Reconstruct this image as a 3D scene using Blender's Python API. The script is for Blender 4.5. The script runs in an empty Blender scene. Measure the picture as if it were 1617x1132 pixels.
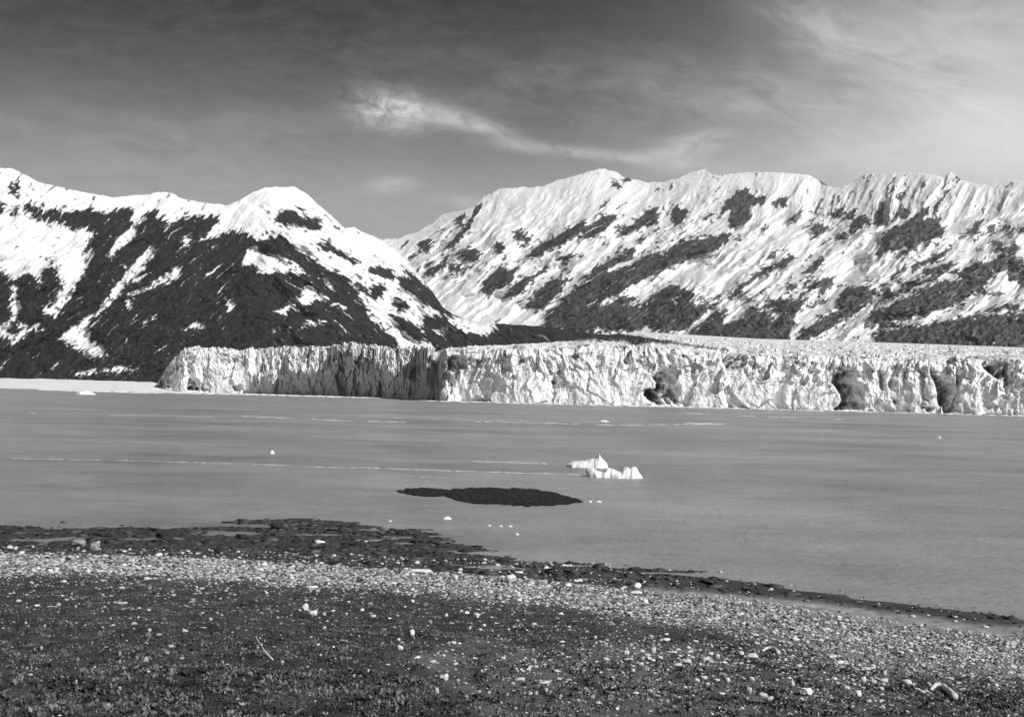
import bpy, math, random
import numpy as np
from mathutils import Matrix, Vector

sc = bpy.context.scene
R = math.radians
rng = np.random.default_rng(7)
random.seed(7)

# ------------------------------------------------------------------ camera
F = 1734.0; CX, CY = 808.5, 566.0; ROLL = R(1.34); VH = 59.5; H = 7.0
PITCH = math.atan(VH / F)
CR, SR, CP, SP = math.cos(ROLL), math.sin(ROLL), math.cos(PITCH), math.sin(PITCH)
cam_d = bpy.data.cameras.new("camera"); cam = bpy.data.objects.new("camera", cam_d)
sc.collection.objects.link(cam); sc.camera = cam
cam_d.sensor_width = 36.0; cam_d.lens = 36.0 * F / 1617.0
cam_d.clip_start = 0.1; cam_d.clip_end = 60000
_f = Vector((0, CP, SP)); _u = Vector((0, -SP, CP)); _x = Vector((1, 0, 0))
_r = _x * CR + _u * SR; _up = _u * CR - _x * SR
M = Matrix.Identity(4)
for i in range(3):
    M[i][0], M[i][1], M[i][2] = _r[i], _up[i], -_f[i]
M[2][3] = H
cam.matrix_world = M

def rays(px, py):
    """unit-horizontal-length directions seen at a photo pixel"""
    dx = np.asarray(px, float) - CX; dy = np.asarray(py, float) - CY
    u = dx * CR + dy * SR; v = -dx * SR + dy * CR
    X = u; Y = F * CP + v * SP; Z = F * SP - v * CP
    h = np.sqrt(X * X + Y * Y)
    return X / h, Y / h, Z / h
def at_dist(px, py, D):
    X, Y, Z = rays(px, py)
    return X * D, Y * D, H + Z * D
def on_plane(px, py, z=0.0):
    X, Y, Z = rays(px, py)
    D = (z - H) / Z
    return X * D, Y * D
def project(X, Y, Z):
    Z = Z - H
    fw = Y * CP + Z * SP; up = -Y * SP + Z * CP
    fw = np.where(np.abs(fw) < 1e-6, 1e-6, fw)
    u = X / fw * F; v = -up / fw * F
    return CX + u * CR - v * SR, CY + u * SR + v * CR
def cosf(px):
    return F / np.hypot(F, np.asarray(px, float) - CX)
def yhor(px):
    return CY + VH / CR + (np.asarray(px, float) - CX) * math.tan(ROLL)

# ------------------------------------------------------------------ light and sky
SUN_EL, SUN_AZ = R(38), R(130)      # azimuth clockwise from the view direction
sun_d = bpy.data.lights.new("sun", 'SUN'); sun = bpy.data.objects.new("sun", sun_d)
sc.collection.objects.link(sun)
sun_d.energy = 4.5; sun_d.angle = R(0.5); sun_d.color = (1, 1, 1)
sdir = Vector((math.sin(SUN_AZ) * math.cos(SUN_EL), math.cos(SUN_AZ) * math.cos(SUN_EL), math.sin(SUN_EL)))
sun.rotation_euler = sdir.to_track_quat('Z', 'Y').to_euler()

sc.view_settings.view_transform = 'Standard'; sc.view_settings.look = 'None'
sc.view_settings.gamma = 1.0; sc.view_settings.exposure = 0.0
sc.view_settings.use_curve_mapping = False
sc.render.film_transparent = False

W = bpy.data.worlds.new("World"); sc.world = W; W.use_nodes = True
wt = W.node_tree; wt.nodes.clear()
def wn(t, **k):
    n = wt.nodes.new(t)
    for a, b in k.items(): setattr(n, a, b)
    return n
def wmath(op, a, b=None, c=None, clamp=False):
    n = wn('ShaderNodeMath', operation=op, use_clamp=clamp)
    for i, s in enumerate((a, b, c)):
        if s is None: continue
        if hasattr(s, 'links'): wt.links.new(s, n.inputs[i])
        else: n.inputs[i].default_value = s
    return n.outputs[0]
sky = wn('ShaderNodeTexSky', sky_type='NISHITA', sun_disc=False)
sky.sun_elevation = SUN_EL; sky.sun_rotation = SUN_AZ
sky.altitude = 0; sky.air_density = 1.0; sky.dust_density = 0.6; sky.ozone_density = 1.0
sep = wn('ShaderNodeSeparateColor'); wt.links.new(sky.outputs[0], sep.inputs[0])
SKY_K, SKY_P = 0.005, 1.8          # a red-sensitive plate: only the red of the blue sky shows
base = wmath('MULTIPLY', wmath('POWER', wmath('MULTIPLY', sep.outputs[0], 1.0), SKY_P), SKY_K)
geo = wn('ShaderNodeTexCoord')
dirv = geo.outputs['Generated']
def wdot(v):
    n = wn('ShaderNodeVectorMath', operation='DOT_PRODUCT')
    wt.links.new(dirv, n.inputs[0]); n.inputs[1].default_value = v
    return n.outputs['Value']
def cloud(px, py, rx, ry, ang, amt, nscale, thresh, stretch=3.0):
    """one bank in the sky: an ellipse broken up by fibrous noise"""
    d = Vector([float(c) for c in rays(px, py)]).normalized()
    ex = d.cross(Vector((0, 0, 1))).normalized(); ey = ex.cross(d).normalized()
    a = R(-ang); e1 = ex * math.cos(a) + ey * math.sin(a); e2 = -ex * math.sin(a) + ey * math.cos(a)
    p, q, w = wdot(e1), wdot(e2), wdot(d)
    pn = wmath('MULTIPLY', p, F / rx); qn = wmath('MULTIPLY', q, F / ry)
    r2 = wmath('ADD', wmath('MULTIPLY', pn, pn), wmath('MULTIPLY', qn, qn))
    fall = wmath('MULTIPLY', wmath('POWER', 2.718, wmath('MULTIPLY', r2, -1.6)), wmath('GREATER_THAN', w, 0.0))
    cmb = wn('ShaderNodeCombineXYZ')
    wt.links.new(wmath('MULTIPLY', p, nscale / stretch), cmb.inputs[0])
    wt.links.new(wmath('MULTIPLY', q, nscale), cmb.inputs[1])
    cmb.inputs[2].default_value = px * 0.013
    nz = wn('ShaderNodeTexNoise'); nz.inputs['Scale'].default_value = 1.0
    nz.inputs['Detail'].default_value = 7; nz.inputs['Roughness'].default_value = 0.6
    nz.inputs['Distortion'].default_value = 0.8
    wt.links.new(cmb.outputs[0], nz.inputs['Vector'])
    t = wmath('MULTIPLY', wmath('SUBTRACT', nz.outputs[0], thresh), 2.6, clamp=True)
    return wmath('MULTIPLY', wmath('MULTIPLY', fall, t), amt)
tot = None
for c in [(612, 172, 70, 36, 6, 0.62, 75, 0.30, 1.4), (650, 178, 40, 26, 12, 0.30, 70, 0.28, 1.4), (745, 197, 95, 17, 17, 0.46, 70, 0.25), (700, 188, 40, 20, 0, 0.18, 60, 0.2),
          (905, 240, 120, 10, 5, 0.34, 80, 0.24), (1085, 232, 80, 22, -12, 0.30, 60, 0.27), (620, 292, 50, 16, -8, 0.20, 50, 0.2),
          (730, 318, 60, 14, 5, 0.14, 50, 0.2), (1080, 262, 130, 18, 8, 0.14, 50, 0.2), (1290, 45, 110, 40, 30, 0.26, 60, 0.3), (1440, 120, 200, 60, 20, 0.22, 60, 0.35), (1200, 160, 300, 70, 10, 0.16, 60, 0.35),
          (1500, 40, 260, 90, 12, 0.26, 30, 0.15), (1650, 210, 420, 120, 4, 0.24, 22, 0.1), (1300, 260, 420, 60, -4, 0.12, 30, 0.15),
          (430, 190, 320, 26, -6, 0.06, 40, 0.25), (980, 120, 420, 60, 6, 0.05, 30, 0.3),
          (808, 400, 4000, 235, 1.3, 0.36, 9, -0.15), (1900, 150, 640, 440, 0, 0.40, 14, 0.0), (450, 60, 900, 300, 0, 0.045, 70, 0.42), (300, 250, 500, 80, 5, 0.09, 60, 0.38), (900, 160, 700, 90, 5, 0.08, 60, 0.4)]:  # the broad veils here are added to brighten the sky toward horizon and right
    o = cloud(*c)
    tot = o if tot is None else wmath('ADD', tot, o)
fin = wmath('ADD', base, wmath('MULTIPLY', tot, wmath('SUBTRACT', 1.0, base, clamp=True)))
cc = wn('ShaderNodeCombineColor')
for i in range(3): wt.links.new(fin, cc.inputs[i])
bg = wn('ShaderNodeBackground'); bg.inputs['Strength'].default_value = 1.0
wt.links.new(cc.outputs[0], bg.inputs['Color'])
wo = wn('ShaderNodeOutputWorld'); wt.links.new(bg.outputs[0], wo.inputs['Surface'])

# ------------------------------------------------------------------ helpers
def lerp_tab(tab, x):
    t = np.array(tab, float)
    return np.interp(x, t[:, 0], t[:, 1])
def _hash(ix, iy, seed):
    h = (ix.astype(np.int64) * 374761393 + iy.astype(np.int64) * 668265263 + seed * 974634533) & 0x7fffffff
    h = (h ^ (h >> 13)) * 1274126177 & 0x7fffffff
    h = (h ^ (h >> 16)) * 668265263 & 0x7fffffff
    return ((h ^ (h >> 15)) & 0xffffff) / float(0x1000000)
def perlin(x, y, seed=0):
    x = np.asarray(x, float); y = np.asarray(y, float)
    ix = np.floor(x); iy = np.floor(y); fx = x - ix; fy = y - iy
    u = fx * fx * fx * (fx * (fx * 6 - 15) + 10); v = fy * fy * fy * (fy * (fy * 6 - 15) + 10)
    def g(ax, ay, dx, dy):
        a = _hash(ax, ay, seed) * 2 * math.pi
        return np.cos(a) * dx + np.sin(a) * dy
    a = g(ix, iy, fx, fy); b = g(ix + 1, iy, fx - 1, fy)
    c = g(ix, iy + 1, fx, fy - 1); d = g(ix + 1, iy + 1, fx - 1, fy - 1)
    return ((a + (b - a) * u) * (1 - v) + (c + (d - c) * u) * v) * 1.5
def fbm(x, y, seed=0, o=5, gain=0.5):
    s = 0; a = 1.0; n = 0
    for k in range(o):
        s = s + a * perlin(x * 2 ** k + 17.3 * k, y * 2 ** k - 9.1 * k, seed + k); n += a; a *= gain
    return s / n
def ridged(x, y, seed=0, o=4, gain=0.55):
    s = 0; a = 1.0; n = 0
    for k in range(o):
        s = s + a * (1 - np.abs(perlin(x * 2 ** k + 5.7 * k, y * 2 ** k + 3.1 * k, seed + k)) * 1.6); n += a; a *= gain
    return s / n
def cells(x, y, seed=0, jit=0.9):
    """faceted blocks: each cell a tilted plane; returns plane value, F1, F2"""
    ix = np.floor(x); iy = np.floor(y)
    f1 = np.full(x.shape, 9.0); f2 = np.full(x.shape, 9.0); val = np.zeros(x.shape)
    for a in (-1, 0, 1):
        for b in (-1, 0, 1):
            cx = ix + a; cy = iy + b
            qx = cx + 0.5 + jit * (_hash(cx, cy, seed) - 0.5); qy = cy + 0.5 + jit * (_hash(cx, cy, seed + 1) - 0.5)
            ddx = x - qx; ddy = y - qy; d = np.sqrt(ddx * ddx + ddy * ddy)
            pv = (_hash(cx, cy, seed + 2) - 0.5) + (_hash(cx, cy, seed + 3) - 0.5) * 1.8 * ddx + (_hash(cx, cy, seed + 4) - 0.5) * 1.2 * ddy
            nearer = d < f1
            f2 = np.where(nearer, f1, np.minimum(f2, d)); val = np.where(nearer, pv, val); f1 = np.minimum(f1, d)
    return val, f1, f2
def sstep(a, b, x):
    t = np.clip((x - a) / (b - a), 0, 1); return t * t * (3 - 2 * t)

PW, PH = 1617, 1132
def fill(img, poly, val):
    p = np.array(poly, float)
    x0, y0 = np.floor(p.min(0)).astype(int) - 1; x1, y1 = np.ceil(p.max(0)).astype(int) + 1
    x0, y0 = max(x0, 0), max(y0, 0); x1, y1 = min(x1, PW - 1), min(y1, PH - 1)
    if x1 <= x0 or y1 <= y0: return
    X, Y = np.meshgrid(np.arange(x0, x1 + 1) + 0.5, np.arange(y0, y1 + 1) + 0.5)
    ins = np.zeros(X.shape, bool)
    for i in range(len(p)):
        ax, ay = p[i]; bx, by = p[i - 1]
        if ay == by: continue
        c = ((ay > Y) != (by > Y)) & (X < (bx - ax) * (Y - ay) / (by - ay) + ax)
        ins ^= c
    img[y0:y1 + 1, x0:x1 + 1][ins] = val
def blur(img, r):
    for ax in (0, 1):
        for _ in range(2):
            pad = [(0, 0), (0, 0)]; pad[ax] = (r + 1, r)
            c = np.cumsum(np.pad(img, pad, mode='edge'), axis=ax)
            n = img.shape[ax]
            hi = np.take(c, np.arange(2 * r + 1, 2 * r + 1 + n), axis=ax); lo = np.take(c, np.arange(0, n), axis=ax)
            img = (hi - lo) / (2 * r + 1)
    return img
def sample(img, px, py):
    px = np.where(px < 23, 46 - px, px); px = np.where(px > 1592, 3184 - px, px)     # beyond the photo the pattern carries on mirrored
    px = np.clip(px, 1, 1615); py = np.clip(py, 20, 1110)
    x0 = np.floor(px - .5).astype(int); y0 = np.floor(py - .5).astype(int)
    fx = px - .5 - x0; fy = py - .5 - y0
    return (img[y0, x0] * (1 - fx) + img[y0, x0 + 1] * fx) * (1 - fy) + (img[y0 + 1, x0] * (1 - fx) + img[y0 + 1, x0 + 1] * fx) * fy

def link(o):
    sc.collection.objects.link(o); return o
def mesh_from(name, V, Fc, mat, attrs=None, smooth=False):
    me = bpy.data.meshes.new(name)
    V = np.ascontiguousarray(V, np.float32); Fc = np.ascontiguousarray(Fc, np.int32)
    k = Fc.shape[1]; n = len(Fc)
    me.vertices.add(len(V)); me.vertices.foreach_set('co', V.ravel())
    me.loops.add(n * k); me.loops.foreach_set('vertex_index', Fc.ravel())
    me.polygons.add(n); me.polygons.foreach_set('loop_start', np.arange(0, n * k, k, dtype=np.int32))
    try: me.polygons.foreach_set('loop_total', np.full(n, k, np.int32))
    except Exception: pass
    me.polygons.foreach_set('use_smooth', np.full(n, smooth, bool))
    for an, av in (attrs or {}).items():
        a = me.attributes.new(an, 'FLOAT', 'POINT'); a.data.foreach_set('value', np.ascontiguousarray(av, np.float32).ravel())
    me.update(calc_edges=True); me.validate()
    me.materials.append(mat)
    return me
def obj(name, me, parent=None):
    o = link(bpy.data.objects.new(name, me))
    if parent: o.parent = parent
    return o
def tag(o, label=None, cat=None, group=None, kind=None):
    if label: o['label'] = label
    if cat: o['category'] = cat
    if group: o['group'] = group
    if kind: o['kind'] = kind
    return o
def grid_faces(nr, nc):
    i = np.arange(nr - 1)[:, None] * nc + np.arange(nc - 1)[None, :]
    return np.stack([i, i + 1, i + nc + 1, i + nc], -1).reshape(-1, 4)

def material(name, rough=0.8, spec=0.3, scale=0.0, amp=0.0, bump=0.0, bscale=1.0, color=0.5, attr=None):
    m = bpy.data.materials.new(name); m.use_nodes = True
    t = m.node_tree; b = t.nodes['Principled BSDF']
    b.inputs['Roughness'].default_value = rough; b.inputs['Specular IOR Level'].default_value = spec
    co = t.nodes.new('ShaderNodeTexCoord')
    def mth(op, a, c):
        n = t.nodes.new('ShaderNodeMath'); n.operation = op
        for i, s in enumerate((a, c)):
            if hasattr(s, 'links'): t.links.new(s, n.inputs[i])
            else: n.inputs[i].default_value = s
        return n.outputs[0]
    if attr:
        a = t.nodes.new('ShaderNodeAttribute'); a.attribute_name = attr; v = a.outputs['Fac']
    else:
        a = t.nodes.new('ShaderNodeValue'); a.outputs[0].default_value = color; v = a.outputs[0]
    if amp:
        nz = t.nodes.new('ShaderNodeTexNoise'); nz.inputs['Scale'].default_value = scale
        nz.inputs['Detail'].default_value = 6; nz.inputs['Roughness'].default_value = 0.65
        t.links.new(co.outputs['Object'], nz.inputs['Vector'])
        k = mth('ADD', mth('MULTIPLY', mth('SUBTRACT', nz.outputs[0], 0.5), 2 * amp), 1.0)
        v = mth('MULTIPLY', v, k)
    cmb = t.nodes.new('ShaderNodeCombineColor')
    for i in range(3): t.links.new(v, cmb.inputs[i])
    t.links.new(cmb.outputs[0], b.inputs['Base Color'])
    if bump:
        nb = t.nodes.new('ShaderNodeTexNoise'); nb.inputs['Scale'].default_value = bscale
        nb.inputs['Detail'].default_value = 5
        t.links.new(co.outputs['Object'], nb.inputs['Vector'])
        bp = t.nodes.new('ShaderNodeBump'); bp.inputs['Distance'].default_value = bump; bp.inputs['Strength'].default_value = 1.0
        t.links.new(nb.outputs[0], bp.inputs['Height']); t.links.new(bp.outputs[0], b.inputs['Normal'])
    return m

m_mount = material('snow_and_rock', 0.9, 0.1, 0.03, 0.12, attr='albedo')
m_ice = material('glacier_ice', 0.75, 0.25, 0.15, 0.10, bump=0.8, bscale=0.2, attr='albedo')
m_snow = material('snow', 0.9, 0.1, 0.02, 0.08, color=0.84)
m_brash = material('floating_ice', 0.7, 0.3, 2.0, 0.12, color=0.80)
m_berg = material('iceberg_ice', 0.6, 0.3, 1.2, 0.10, bump=0.06, bscale=3.0, color=0.84)
m_ground = material('beach_ground', 0.85, 0.25, 3.0, 0.45, bump=0.03, bscale=14.0, attr='albedo')
m_stone = material('stone_surface', 0.8, 0.3, 9.0, 0.30, bump=0.006, bscale=30.0, attr='albedo')
m_leaf = material('low_plant_leaf', 0.8, 0.15, 1.5, 0.3, attr='albedo')
m_weed = material('wet_seaweed', 0.6, 0.35, 6.0, 0.5, bump=0.03, bscale=12.0, attr='albedo')
m_wood = material('weathered_wood', 0.8, 0.2, 12.0, 0.25, color=0.62)

# ------------------------------------------------------------------ where rock shows through the snow
S = 0.35324
def zc(ox, oy=240, s=S):
    return lambda pts: [(ox + a * s, oy + b * s) for a, b in pts]
c1, c2, c3, c4 = zc(0), zc(380), zc(760), zc(1140)
Zcalm = np.zeros((PH, PW)); rockL = np.zeros((PH, PW)); rockR = np.zeros((PH, PW))
# left mountain -----------------------------------------------------
for p in [
    [(108,215),(135,230),(165,250),(185,262),(182,312),(150,290),(120,260)],
    [(190,270),(240,255),(300,275),(345,262),(425,255),(470,280),(520,265),(580,245),(600,275),(575,320),(510,350),(470,390),(430,420),(375,440),(400,400),(430,360),(380,330),(330,355),(290,320),(240,310),(210,325)],
    [(650,270),(690,262),(745,320),(730,360),(800,335),(880,320),(1000,295),(960,345),(880,395),(960,385),(1045,345),(1100,375),(1200,420),(1200,1100),(700,1100),(480,1100),(200,1000),(200,860),(200,745),(240,745),(290,690),(330,620),(370,550),(400,490),(430,430),(375,440),(430,400),(500,350),(560,330),(600,300),(625,290)],
    [(760,330),(800,300),(870,290),(1000,292),(960,345),(880,390),(780,350)],
    [(55,580),(130,535),(165,560),(185,600),(195,520),(240,518),(275,560),(260,640),(230,690),(150,700),(90,690),(75,640),(85,600)],
    [(90,680),(215,700),(200,730),(240,750),(200,790),(140,790),(130,770),(100,760),(70,740),(85,700)],
    [(55,860),(110,830),(140,795),(200,805),(260,830),(330,870),(420,890),(460,925),(480,925),(560,960),(720,990),(720,1100),(0,1100),(0,900)],
    [(55,745),(100,800),(55,830)], [(50,230),(75,250),(70,300),(50,290)], [(70,140),(90,135),(85,180),(60,200)],
    [(210,455),(240,480),(270,530),(255,520)], [(100,530),(135,500),(115,530)],
]: fill(rockL, c1(p), 1)
for p in [
    [(600,310),(640,270),(650,290),(610,370),(560,420),(525,430),(515,470),(475,478),(500,420),(555,360)],
    [(690,410),(650,440),(570,530),(480,640),(430,710),(280,810),(255,828),(330,870),(440,925),(472,920),(462,870),(425,860),(412,820),(380,785),(470,700),(540,640),(555,600),(640,520),(692,460)],
    [(640,612),(700,570),(780,510),(830,488),(800,520),(825,548),(780,570),(700,600),(645,622)], [(560,645),(640,600),(645,612),(570,655)], [(580,580),(640,545),(700,530),(600,592)],
    [(815,385),(860,380),(825,430)], [(850,410),(875,395),(825,460),(820,450)], [(925,440),(975,412),(970,430),(930,447)],
    [(1005,635),(1055,680),(1020,722),(1015,690)], [(560,660),(605,650),(590,668),(612,715),(575,690)], [(665,740),(700,722),(690,762)], [(630,775),(660,745),(650,790)],
    [(820,792),(880,752),(922,775),(900,802)], [(720,890),(742,862),(752,890)], [(530,488),(572,510),(560,530)], [(490,560),(525,590),(505,585)], [(945,745),(1000,735),(990,750)],
    [(1020,270),(1060,270),(960,370),(895,398),(930,355)], [(330,985),(440,965),(560,958),(610,975),(470,985),(340,1000)], [(275,952),(330,955),(325,964)], [(140,775),(185,755),(180,790),(150,795)], [(465,950),(600,965),(660,995),(560,975)],
    [(720,385),(735,380),(725,410)], [(880,520),(915,490),(895,528)], [(965,515),(975,512),(970,535)], [(715,770),(722,765),(718,800)], [(170,700),(215,680),(205,715)],
]: fill(rockL, c1(p), 0)
fill(rockL, c2([(0,360),(45,375),(80,400),(130,390),(160,400),(165,365),(200,385),(240,430),(290,460),(340,490),(380,520),(430,540),(480,560),(510,600),(550,660),(600,720),(650,770),(700,840),(720,1000),(0,1000)]), 1)
for p in [
    [(25,435),(60,415),(85,430),(70,450),(130,450),(190,470),(240,500),(330,562),(270,540),(200,540),(120,545),(65,540),(80,510),(5,500),(20,465)],
    [(145,712),(200,690),(220,660),(280,630),(275,600),(330,605),(340,625),(385,640),(398,660),(300,675),(240,700),(190,732)], [(395,680),(470,688),(478,702),(410,694)], [(262,706),(302,698),(292,714)],
    [(268,768),(310,750),(405,762),(400,772),(280,778)], [(118,800),(160,793),(160,805)], [(165,788),(285,782),(200,803)], [(388,812),(482,798),(482,810)], [(470,716),(522,728),(515,735)], [(380,655),(450,690),(430,690)],
    [(362,555),(420,600),(428,622),(390,607)], [(490,585),(550,635),(640,720),(700,780),(780,830),(800,1000),(730,1000),(700,860),(640,780),(575,700),(540,690),(590,730),(530,650)],
    [(545,700),(620,755),(680,820),(650,805),(560,720)], [(380,515),(420,535),(410,545)], [(135,620),(150,615),(145,630)], [(265,820),(280,815),(275,832)],
]: fill(rockL, c2(p), 0)
for p in [
    [(505,580),(545,585),(562,620),(530,632)], [(580,600),(630,590),(655,620),(610,660),(560,640)], [(690,640),(730,660),(750,690),(710,720),(690,690)], [(655,715),(720,740),(790,780),(832,830),(790,845),(720,790)],
    [(820,740),(870,730),(920,760),(955,790),(900,810),(850,860),(830,830),(810,780)], [(700,590),(760,560),(820,590),(860,620),(900,650),(910,690),(950,720),(1000,712),(1010,740),(900,730),(860,700),(770,640)],
    [(900,730),(960,770),(1000,800),(1189,780),(1500,800),(1500,1000),(850,1000),(880,860),(850,860),(900,800)], [(1040,720),(1060,695),(1110,690),(1150,710),(1140,745),(1060,745)], [(965,715),(1040,690),(1040,700),(1000,730)],
    [(145,300),(180,260),(230,255),(260,280),(330,300),(365,330),(340,347),(260,330),(200,332)], [(320,270),(362,310),(350,316)], [(360,270),(402,300),(395,308)], [(395,310),(472,362),(440,352)], [(270,245),(300,285),(280,280)],
    [(340,410),(380,398),(420,430),(500,470),(552,500),(510,502),(440,465),(380,440)], [(550,510),(620,508),(680,530),(692,560),(650,570),(590,547)], [(718,508),(760,538),(822,602),(800,602),(750,555)], [(700,560),(750,558),(750,590),(710,587)],
    [(108,333),(162,400),(148,406),(115,360)], [(70,312),(105,330),(100,340)], [(820,590),(870,605),(850,615)], [(575,435),(620,475),(612,480)],
]: fill(rockL, c2(p), 1)
for p in [[(900,722),(960,735),(1050,740),(1170,780),(1195,815),(1115,800),(1105,830),(1040,812),(970,790)], [(880,790),(940,785),(890,830),(870,820)], [(690,655),(712,660),(700,675)]]: fill(rockL, c2(p), 0)
fill(rockL, c3([(60,775),(100,760),(200,745),(420,780),(700,830),(700,1000),(0,1000)]), 1)
# right range ------------------------------------------------------
for p in [
    [(795,405),(840,382),(862,410),(832,448),(800,425)], [(870,352),(922,338),(905,362)], [(905,435),(950,390),(1000,340),(1050,250),(1092,215),(1065,270),(1015,350),(965,410),(930,452)], [(708,435),(740,400),(748,415)],
    [(815,545),(880,500),(945,460),(905,510),(830,567)], [(748,475),(792,452),(760,488)], [(798,512),(818,503),(790,562)], [(968,455),(1020,422),(1062,440),(1082,470),(1030,492)], [(920,498),(960,488),(1002,530),(960,542)],
    [(1130,420),(1160,402),(1187,430),(1160,458)], [(960,300),(1000,270),(1010,290),(980,330)], [(720,430),(735,420),(715,445)], [(925,545),(945,540),(940,555)],
]: fill(rockR, c2(p), 1)
for p in [
    [(0,600),(40,550),(90,500),(110,520),(165,525),(150,560),(130,590),(80,610),(30,640),(0,640)], [(150,350),(185,343),(195,370),(232,380),(200,432),(178,410),(185,385),(155,392)],
    [(197,472),(215,445),(260,420),(330,380),(380,350),(430,310),(465,308),(472,350),(420,372),(350,422),(280,447),(230,477)], [(408,402),(480,340),(540,288),(602,278),(612,300),(570,320),(560,352),(510,372),(480,382)], [(330,492),(400,453),(432,460),(380,492)],
    [(98,642),(150,588),(230,555),(302,498),(292,522),(220,582),(150,642),(110,657)], [(198,692),(280,600),(367,538),(367,610),(320,660),(270,707)],
    [(298,712),(360,670),(400,620),(470,580),(500,530),(560,490),(640,450),(650,422),(692,438),(682,470),(620,490),(560,530),(510,562),(560,540),(620,520),(690,490),(730,465),(790,448),(830,470),(838,430),(900,398),(1000,383),(1080,368),(1117,362),(1112,390),(1062,420),(1052,442),(960,472),(870,502),(700,582),(600,642),(518,674),(400,720)],
    [(298,712),(518,672),(570,692),(620,650),(690,648),(700,690),(740,660),(800,620),(850,598),(950,620),(962,680),(1022,678),(1000,722),(930,780),(880,802),(800,802),(740,772),(700,800),(600,795),(480,790),(300,1000),(280,800)],
    [(603,382),(650,330),(710,300),(770,248),(792,270),(802,310),(760,312),(700,342),(640,377)], [(688,408),(720,363),(732,397)], [(853,312),(850,270),(870,228),(890,260),(917,238),(927,280),(902,312),(870,322)], [(968,322),(1032,268),(1022,297)],
    [(1048,282),(1100,230),(1150,180),(1189,160),(1189,210),(1130,242),(1080,272)], [(1108,332),(1130,290),(1160,268),(1189,258),(1189,312),(1150,332)], [(1108,655),(1150,600),(1189,570),(1189,597),(1150,632)], [(1138,382),(1172,380),(1150,407)],
    [(928,812),(1000,750),(1060,708),(1092,708),(1082,770),(1052,900),(900,900)], [(1078,802),(1120,760),(1189,738),(1189,900),(1078,900)], [(568,108),(612,140),(627,172),(600,160)], [(630,118),(672,113),(682,132),(640,137)],
    [(495,285),(580,198),(560,235)], [(828,178),(860,128),(852,165)], [(778,175),(805,150),(800,175)], [(1040,215),(1058,195),(1050,220)], [(810,255),(825,235),(820,270)], [(930,130),(915,170),(922,140)], [(1000,160),(1015,150),(1005,180)],
    [(430,480),(470,440),(455,475)], [(560,420),(590,395),(585,410)],
]: fill(rockR, c3(p), 1)
fill(rockR, c3([(622,676),(660,690),(722,690),(730,660),(692,655),(670,676)]), 0)
fill(rockR, c3([(860,690),(870,640),(885,640),(875,690)]), 0)
fill(rockR, c3([(590,548),(605,542),(600,556)]), 0)
for p in [
    [(0,250),(30,220),(70,170),(150,193),(202,200),(190,230),(125,240),(132,300),(40,342),(30,300),(60,250),(0,258)], [(0,360),(42,370),(20,412),(0,402)], [(218,215),(292,208),(297,240),(230,242)], [(168,347),(200,323),(207,340),(180,352)], [(58,392),(92,378),(97,395),(65,407)],
    [(278,322),(330,278),(372,258),(352,285),(310,312)], [(393,292),(467,188),(462,210),(420,272)], [(398,347),(430,318),(482,330),(472,350),(420,377)], [(488,272),(540,243),(552,270),(500,297)], [(538,297),(600,248),(602,280),(560,312)],
    [(563,352),(590,308),(630,278),(667,300),(662,337),(630,320),(612,357),(580,362)], [(508,392),(530,363),(567,370),(557,392),(520,402)], [(688,272),(720,240),(750,180),(783,118),(762,190),(747,260),(742,332),(700,322)], [(758,302),(800,258),(852,238),(830,292)],
    [(708,387),(760,340),(830,310),(880,268),(932,233),(922,270),(880,312),(960,288),(992,340),(987,377),(900,402),(850,442),(798,472),(830,412),(780,442),(740,447),(713,412)], [(938,252),(1000,180),(1032,158),(990,222),(950,282)], [(860,200),(915,130),(900,165)], [(790,210),(850,140),(820,200)],
    [(28,655),(80,600),(130,553),(200,518),(290,468),(327,473),(292,512),(220,532),(160,562),(90,612),(40,658)], [(198,482),(240,433),(257,445),(220,482)], [(268,442),(297,408),(297,430)], [(338,492),(442,443),(380,482)], [(358,537),(400,498),(457,473),(452,500),(400,547)],
    [(273,607),(330,588),(332,612),(300,622)], [(383,602),(430,573),(502,558),(472,612),(440,642),(450,602),(400,617)], [(88,742),(140,688),(200,715),(240,712),(188,690),(230,658),(330,658),(387,648),(352,690),(320,742),(312,780),(290,900),(0,900),(0,780),(60,753)],
    [(308,900),(350,800),(420,760),(510,720),(518,640),(560,608),(640,598),(692,620),(650,640),(702,645),(640,692),(520,762),(460,802),(380,832),(370,900)], [(718,587),(790,560),(800,530),(900,488),(960,458),(1032,418),(1002,462),(930,502),(840,522),(770,552),(740,592)],
    [(688,684),(720,640),(800,610),(850,570),(940,518),(1000,493),(1052,500),(1002,542),(900,592),(830,622),(740,662)], [(648,722),(760,680),(830,650),(900,610),(990,580),(1070,570),(1060,540),(1150,488),(1202,500),(1222,550),(1150,622),(1060,672),(1000,702),(900,722),(800,747),(700,762),(660,747)],
    [(1198,490),(1250,468),(1300,500),(1260,532),(1230,532)], [(1223,410),(1260,403),(1300,470),(1250,462)], [(1178,330),(1220,323),(1222,357),(1190,357)], [(1248,342),(1300,308),(1300,342)], [(1098,352),(1182,283),(1152,340),(1105,367)],
    [(678,837),(720,800),(700,768),(800,768),(880,780),(940,770),(1000,753),(1150,738),(1300,718),(1300,1000),(680,1000)], [(1150,718),(1300,668),(1300,690),(1180,728)], [(525,440),(555,450),(540,460)], [(575,830),(620,810),(600,840)], [(330,150),(345,175),(335,170)], [(375,165),(395,150),(390,180)],
]: fill(rockR, c4(p), 1)
for p in [[(700,797),(800,785),(800,793),(705,803)], [(850,768),(900,745),(960,700),(975,715),(930,750)], [(850,575),(935,545),(945,540),(900,572)], [(190,700),(240,740),(290,715),(230,715)]]: fill(rockR, c4(p), 0)

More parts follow.
